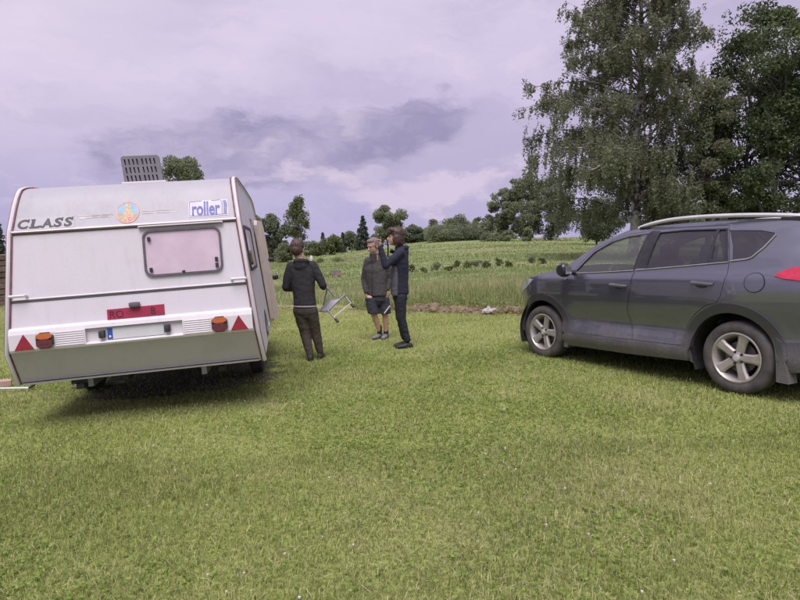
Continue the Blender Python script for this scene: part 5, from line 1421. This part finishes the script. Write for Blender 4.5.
man2, g2, hm2, _, r2 = make_person('person in a grey zipped jacket, navy shorts and black socks, looking down', Vector(A0), J2, f2, (-.72, -.62, -.32),
    dict(hair=hairg, top=fleece, legs=navy_s, shoe=mat('grey_shoe', (.14, .135, .145), .7, base2=(.19, .185, .2), scale=20), sole=mat('shoe_sole', (.05, .048, .05), .8, base2=(.07, .066, .068), scale=20)),
    dict(hair=[((0, -.026, .050), (.079, .086, .078)), ((0, -.055, .0), (.070, .052, .065)), ((0, .03, .092), (.062, .05, .028)), ((.062, -.02, .015), (.02, .045, .045)), ((-.062, -.02, .015), (.02, .045, .045))], hem=.08, hs=1.17, collar=True, shorts=True, sock=mat('black_sock', (.016, .015, .018), .9, base2=(.028, .026, .03), scale=30), seed=9, bulk=1.04,
         handR=((.1, .1, -1), (.9, .2, 0), -1, .35), handL=((-.25, -.1, -1), (-.7, -.6, .1), 1, .4)))
strp = MB(); a_, b_ = g2['hipL'], g2['hipL'].lerp(g2['knL'], .82)
fv = Vector(f2).normalized(); n_ = (Vector((.25, -.97, 0))).normalized()
pa = [a_.lerp(b_, .45) + n_ * .118 + Vector((.075, 0, 0)), a_.lerp(b_, .98) + n_ * .116 + Vector((-.035, 0, 0))]
strp.tube([pa[0], pa[0].lerp(pa[1], .5) + n_ * .004, pa[1]], .011, 6); strp.build('white_stripe', mat('stripe_white', (.62, .62, .66), .7, base2=(.55, .55, .6), scale=20), man2, True)
zp = MB(); fwd = fv; sc = (g2['shL'] + g2['shR']) / 2; hc2 = (g2['hipL'] + g2['hipR']) / 2
zp.tube([sc + Vector((0, 0, .07)) + fwd * .079, sc - Vector((0, 0, .06)) + fwd * .118, sc.lerp(hc2, .5) + fwd * .136, hc2 + fwd * .136], .006, 5); zp.build('zip', black_gloss, man2, True)

# teenager pointing, in profile
A0, Z3 = foot(404, 347.5); s3 = 600 / Z3; q = pj_local(404, 348.5, s3)
navy_h = mat('navy_hoodie', (.013, .0135, .029), .9, base2=(.020, .021, .040), scale=22, bump=.3, bscale=120)
blackj = mat('black_jeans', (.011, .0125, .021), .85, base2=(.019, .021, .032), scale=14, bump=.2, bscale=140)
J3 = dict(head=q(395.3, 239.0, -.02), shL=q(400.4, 253.8, -.17), shR=q(400.8, 253.4, .17), elL=q(386.2, 266.5, -.24), wrL=q(380.8, 248.3, -.22), elR=q(396.0, 274, .22), wrR=q(393.0, 288, .16),
    hipL=q(400.8, 297, -.085), hipR=q(399.4, 297, .085), knL=q(401.8, 319, -.085), knR=q(399.8, 319, .10), anL=q(407.6, 340.5, -.07), anR=q(404.6, 340, .12), toeL=q(397.0, 348, -.11), toeR=q(396, 348, .06))
for k_ in ('toeR', 'toeL'): J3[k_] = (J3[k_][0], J3[k_][1], 0.0)
man3, g3, hm3, f3, r3 = make_person('tall person with bobbed brown hair in a navy hoodie and black jeans, one hand raised', Vector(A0), J3, (-1, -.16, 0), (-1, -.12, .02),
    dict(hair=hairr, top=navy_h, legs=blackj, shoe=mat('black_shoe', (.014, .013, .016), .6, base2=(.028, .026, .03), scale=20)),
    dict(hair=[((0, -.025, .052), (.090, .098, .090)), ((0, -.050, -.02), (.082, .066, .10)), ((0, -.06, -.062), (.078, .05, .06)), ((.074, -.015, -.02), (.024, .058, .075)), ((-.074, -.015, -.02), (.024, .058, .075)), ((0, .045, .092), (.075, .055, .04)), ((0, .078, .062), (.06, .022, .03))], hem=.05, hood=True, seed=14, hairk=1.07, bulk=.98, deep=1.18, legbulk=.90, cuff=.052, hs=1.13,
         handL=((.10, -.1, 1), (-.9, -.2, 0), 1, .75, True), handR=((-.2, 0, -1), (0, -1, 0), -1, .5)))
pn_ = MB(); c0 = (g3['shL'] + g3['shR']) / 2; c1 = (g3['hipL'] + g3['hipR']) / 2
pr = []
for t_ in np.linspace(.30, .98, 8):
    c = c0.lerp(c1, t_) + f3 * .072; pr.append((c, Vector((.068, 0, 0)), Vector((0, .166, 0))))
pn_.loft(pr, 18); pno = remesh(pn_, 'grey_panel', .012, mat('grey_panel', (.075, .073, .085), .9, base2=(.10, .097, .11), scale=20), man3, 3, .004, 9)
cd = MB(); nc = c0 + Vector((0, 0, .01)) + f3 * .13; cd.ell(nc, .035, .045, .03, frame3(f3)); cd.ell(nc + Vector((-.01, -.05, .02)), .03, .035, .022); remesh(cd, 'hood_collar', .008, navy_h, man3, 2)

# ------------------------------------------------------------------ folding stool in the man's hand
Zs = Z1 + .22
S = lambda u, v, dz=0.0: Vector(survey(u, v, Zs + dz))
A_, B_, C_, D_ = S(319.5, 311.0, .0), S(331.0, 299.2, .12), S(344.8, 294.8, -.14), S(330.0, 308.8, -.26)
stool = empty('folding_stool', S(332, 312), 'grey folding stool with tubular legs carried by the person in olive trousers', 'stool')
org = S(332, 312); inv = lambda p: p - org
sf = mat('stool_seat', (.34, .325, .37), .7, base2=(.40, .385, .42), scale=12)
tubem = mat('stool_tube', (.26, .26, .29), .4, .4, base2=(.32, .32, .35), scale=9)
nrm = (B_ - A_).cross(D_ - A_).normalized()
if nrm.z < 0: nrm = -nrm
st = MB(); V = []; n = 8
for i in range(n + 1):
    for j in range(n + 1):
        a, b = i / n, j / n; p = A_.lerp(B_, a).lerp(D_.lerp(C_, a), b); sag = .035 * (1 - (2 * b - 1) ** 2)
        V.append(inv(p - nrm * sag))
st.add(V, [(i * (n + 1) + j, (i + 1) * (n + 1) + j, (i + 1) * (n + 1) + j + 1, i * (n + 1) + j + 1) for i in range(n) for j in range(n)])
seat = st.build('seat', sf, stool, True); sm_ = seat.modifiers.new('solid', 'SOLIDIFY'); sm_.thickness = .012
for a, b in ((A_, B_), (D_, C_)):
    k = MB(); k.tube([inv(a.lerp(b, -.04)), inv(a.lerp(b, 1.04))], .012, 8); k.build('seat_rail', tubem, stool, True)
L1a, L1b = S(326.8, 309.5, -.2), S(336.3, 320.0, -.34); L2a, L2b = S(344.6, 295.4, -.10), S(352.3, 305.2, -.22)
for a, b in ((L1a, L1b), (L2a, L2b)):
    k = MB(); k.tube([inv(a), inv(b)], .0125, 8); lg = k.build('leg', tubem, stool, True)
    d_ = (b - a).normalized(); k = MB(); k.capsule(inv(b - d_ * .015), inv(b + d_ * .03), .02, .022); k.build('rubber_foot', rubber, lg, True)
k = MB(); k.tube([inv(L1a.lerp(L1b, .72)), inv(L2a.lerp(L2b, .80))], .008, 8); k.build('stretcher', satin_m, stool, True)
hold = Vector(man1.location) + g1['wrR'] + Vector((.02, .07, .02))
k = MB(); k.tube([inv(hold), inv(S(335.5, 298.0, .05))], .0125, 8); k.build('leg', tubem, stool, True)
k = MB(); k.tube([inv(hold + Vector((.03, .05, .03))), inv(S(323, 308, .10))], .0125, 8); k.build('leg', tubem, stool, True)

# ------------------------------------------------------------------ small things in the field and on the lawn
x, y = dirx(336, 33), 33.0
b = MB(); b.box((0, 0, .14), (.58, .35, .30), Matrix.Rotation(.15, 3, 'Z'), .02); o = b.build('concrete_block', mat('old_concrete', (.17, .13, .12), .95, base2=(.24, .19, .17), scale=5, bump=.6), None); o.location = (x, y, gzf(x, y) + .12)
tag(o, 'brown weathered block standing in the meadow grass', 'block')
x, y = dirx(311.5, 52), 52.0
b = MB(); b.box((0, 0, .25), (.12, .06, .9), None, .01).box((0, -.035, .55), (.2, .03, .3), None, .01); o = b.build('white_post', mat('post_white', (.75, .75, .76), .6, base2=(.65, .65, .66), scale=8), None); o.location = (x, y, gzf(x, y) + .2)
tag(o, 'small white marker post below the slim birch', 'post')
# white rubbish on the soil strip
for i, (u, v, lab) in enumerate(((485.5, 314.5, 'crumpled white plastic bag on the soil strip'), (507, 311.5, 'smaller pale plastic scrap near the grey car bumper'))):
    P, t = foot(u, v); c = MB()
    for k_ in range(7): c.ell((random.gauss(0, .10), random.gauss(0, .06), .05 + random.random() * .13), random.uniform(.05, .12), random.uniform(.03, .07), random.uniform(.03, .09), Matrix.Rotation(random.uniform(0, 3), 3, 'Y'))
    o = remesh(c, 'plastic_scrap', .02, mat('plastic_white', (.42, .40, .41), .6, base2=(.34, .31, .31), scale=7) if i == 0 else mat('plastic_pale', (.33, .29, .26), .7, base2=(.40, .36, .33), scale=7), None, 1, .02, 14)
    if i: o.scale = (.6, .6, .6)
    if not i: o.scale = (.7, .7, .7)
    o.location = P; tag(o, lab, 'plastic')
# stacked timber at the left edge
tp = empty('timber_pile', (dirx(-26, 21), 21, gzf(dirx(-26, 21), 21)), 'stack of weathered timber and rubble at the left edge behind the caravan', 'timber pile')
tm = [mat('timber_a', (.22, .16, .12), .9, base2=(.30, .23, .18), scale=6, bump=.4), mat('timber_b', (.32, .24, .19), .9, base2=(.24, .17, .13), scale=6, bump=.4), mat('timber_c', (.16, .115, .09), .9, base2=(.22, .17, .13), scale=6, bump=.4)]
for r_ in range(9):
    for c_ in range(8):
        b = MB(); b.box((0, 0, 0), (.30 + random.uniform(-.03, .03), 2.2 + random.uniform(-.4, .4), .17), None, .015); o = b.build('plank', random.choice(tm), tp)
        o.location = (-1.15 + c_ * .335 + random.uniform(-.02, .02), random.uniform(-.2, .2), .09 + r_ * .195); o.rotation_euler = (random.gauss(0, .015), random.gauss(0, .04), random.gauss(0, .03))
# bits lying by the left corner of the caravan
P0, t0_ = foot(-8, 392); P1, _ = foot(29, 391.5); P2, _ = foot(34, 388)
mid = (P0 + P1) / 2
b = MB(); b.tube([Vector(P0 - mid), Vector(P1 - mid)], .013, 8); o = b.build('white_pole', mat('pole_white', (.72, .72, .74), .5, base2=(.62, .62, .64), scale=9), None, True); o.location = Vector(mid) + Vector((0, 0, .045))
tag(o, 'thin white pole lying in the grass left of the caravan', 'pole')
b = MB(); b.capsule(Vector(P1 - mid), Vector(P2 - mid), .012, .022); b.build('pole_end', rubber, o, True)
P, _ = foot(1, 388); b = MB(); b.box((0, 0, .04), (.24, .13, .08), Matrix.Rotation(.5, 3, 'Z'), .01); o = b.build('brick', mat('pink_brick', (.38, .24, .21), .9, base2=(.46, .32, .28), scale=9), None); o.location = Vector(P) + Vector((0, 0, .02))
tag(o, 'pinkish brick lying in the grass at the left edge', 'brick')

# a row of low shrubs across the meadow
for i, (u, v, hp_, wp) in enumerate(((412, 272, 8, 8), (424, 273, 6, 7), (437, 270, 8, 9), (449, 271, 6, 7), (456, 268, 8, 8), (467, 268, 7, 9), (476, 267, 9, 10), (487, 268, 7, 9), (499, 266, 9, 8), (509, 267, 6, 8), (531, 263, 9, 13), (543, 264, 7, 9), (338, 262, 5, 13), (320, 263, 5, 10))):
    P, t = foot(u, v); x, y = float(P[0]), float(P[1])
    lab = ['first', 'second', 'third', 'fourth', 'fifth', 'sixth', 'seventh', 'eighth', 'ninth', 'tenth', 'eleventh', 'twelfth'][i] + ' low shrub right of the person in navy, along the meadow row' if i < 12 else ['wide low shrub in the grass above the concrete block', 'low shrub in the grass beside the white marker post'][i - 12]
    tree_dec('meadow_shrub', lab, x, y, hp_ / 600 * t, wp / 600 * t, 0.02, 10 + i % 5 * 2, 520, .045, LEAF[('light', 'light', 'mid', 'light')[i % 4]], 'shrubs across the meadow', 700 + i, cat='shrub', sink=.02)
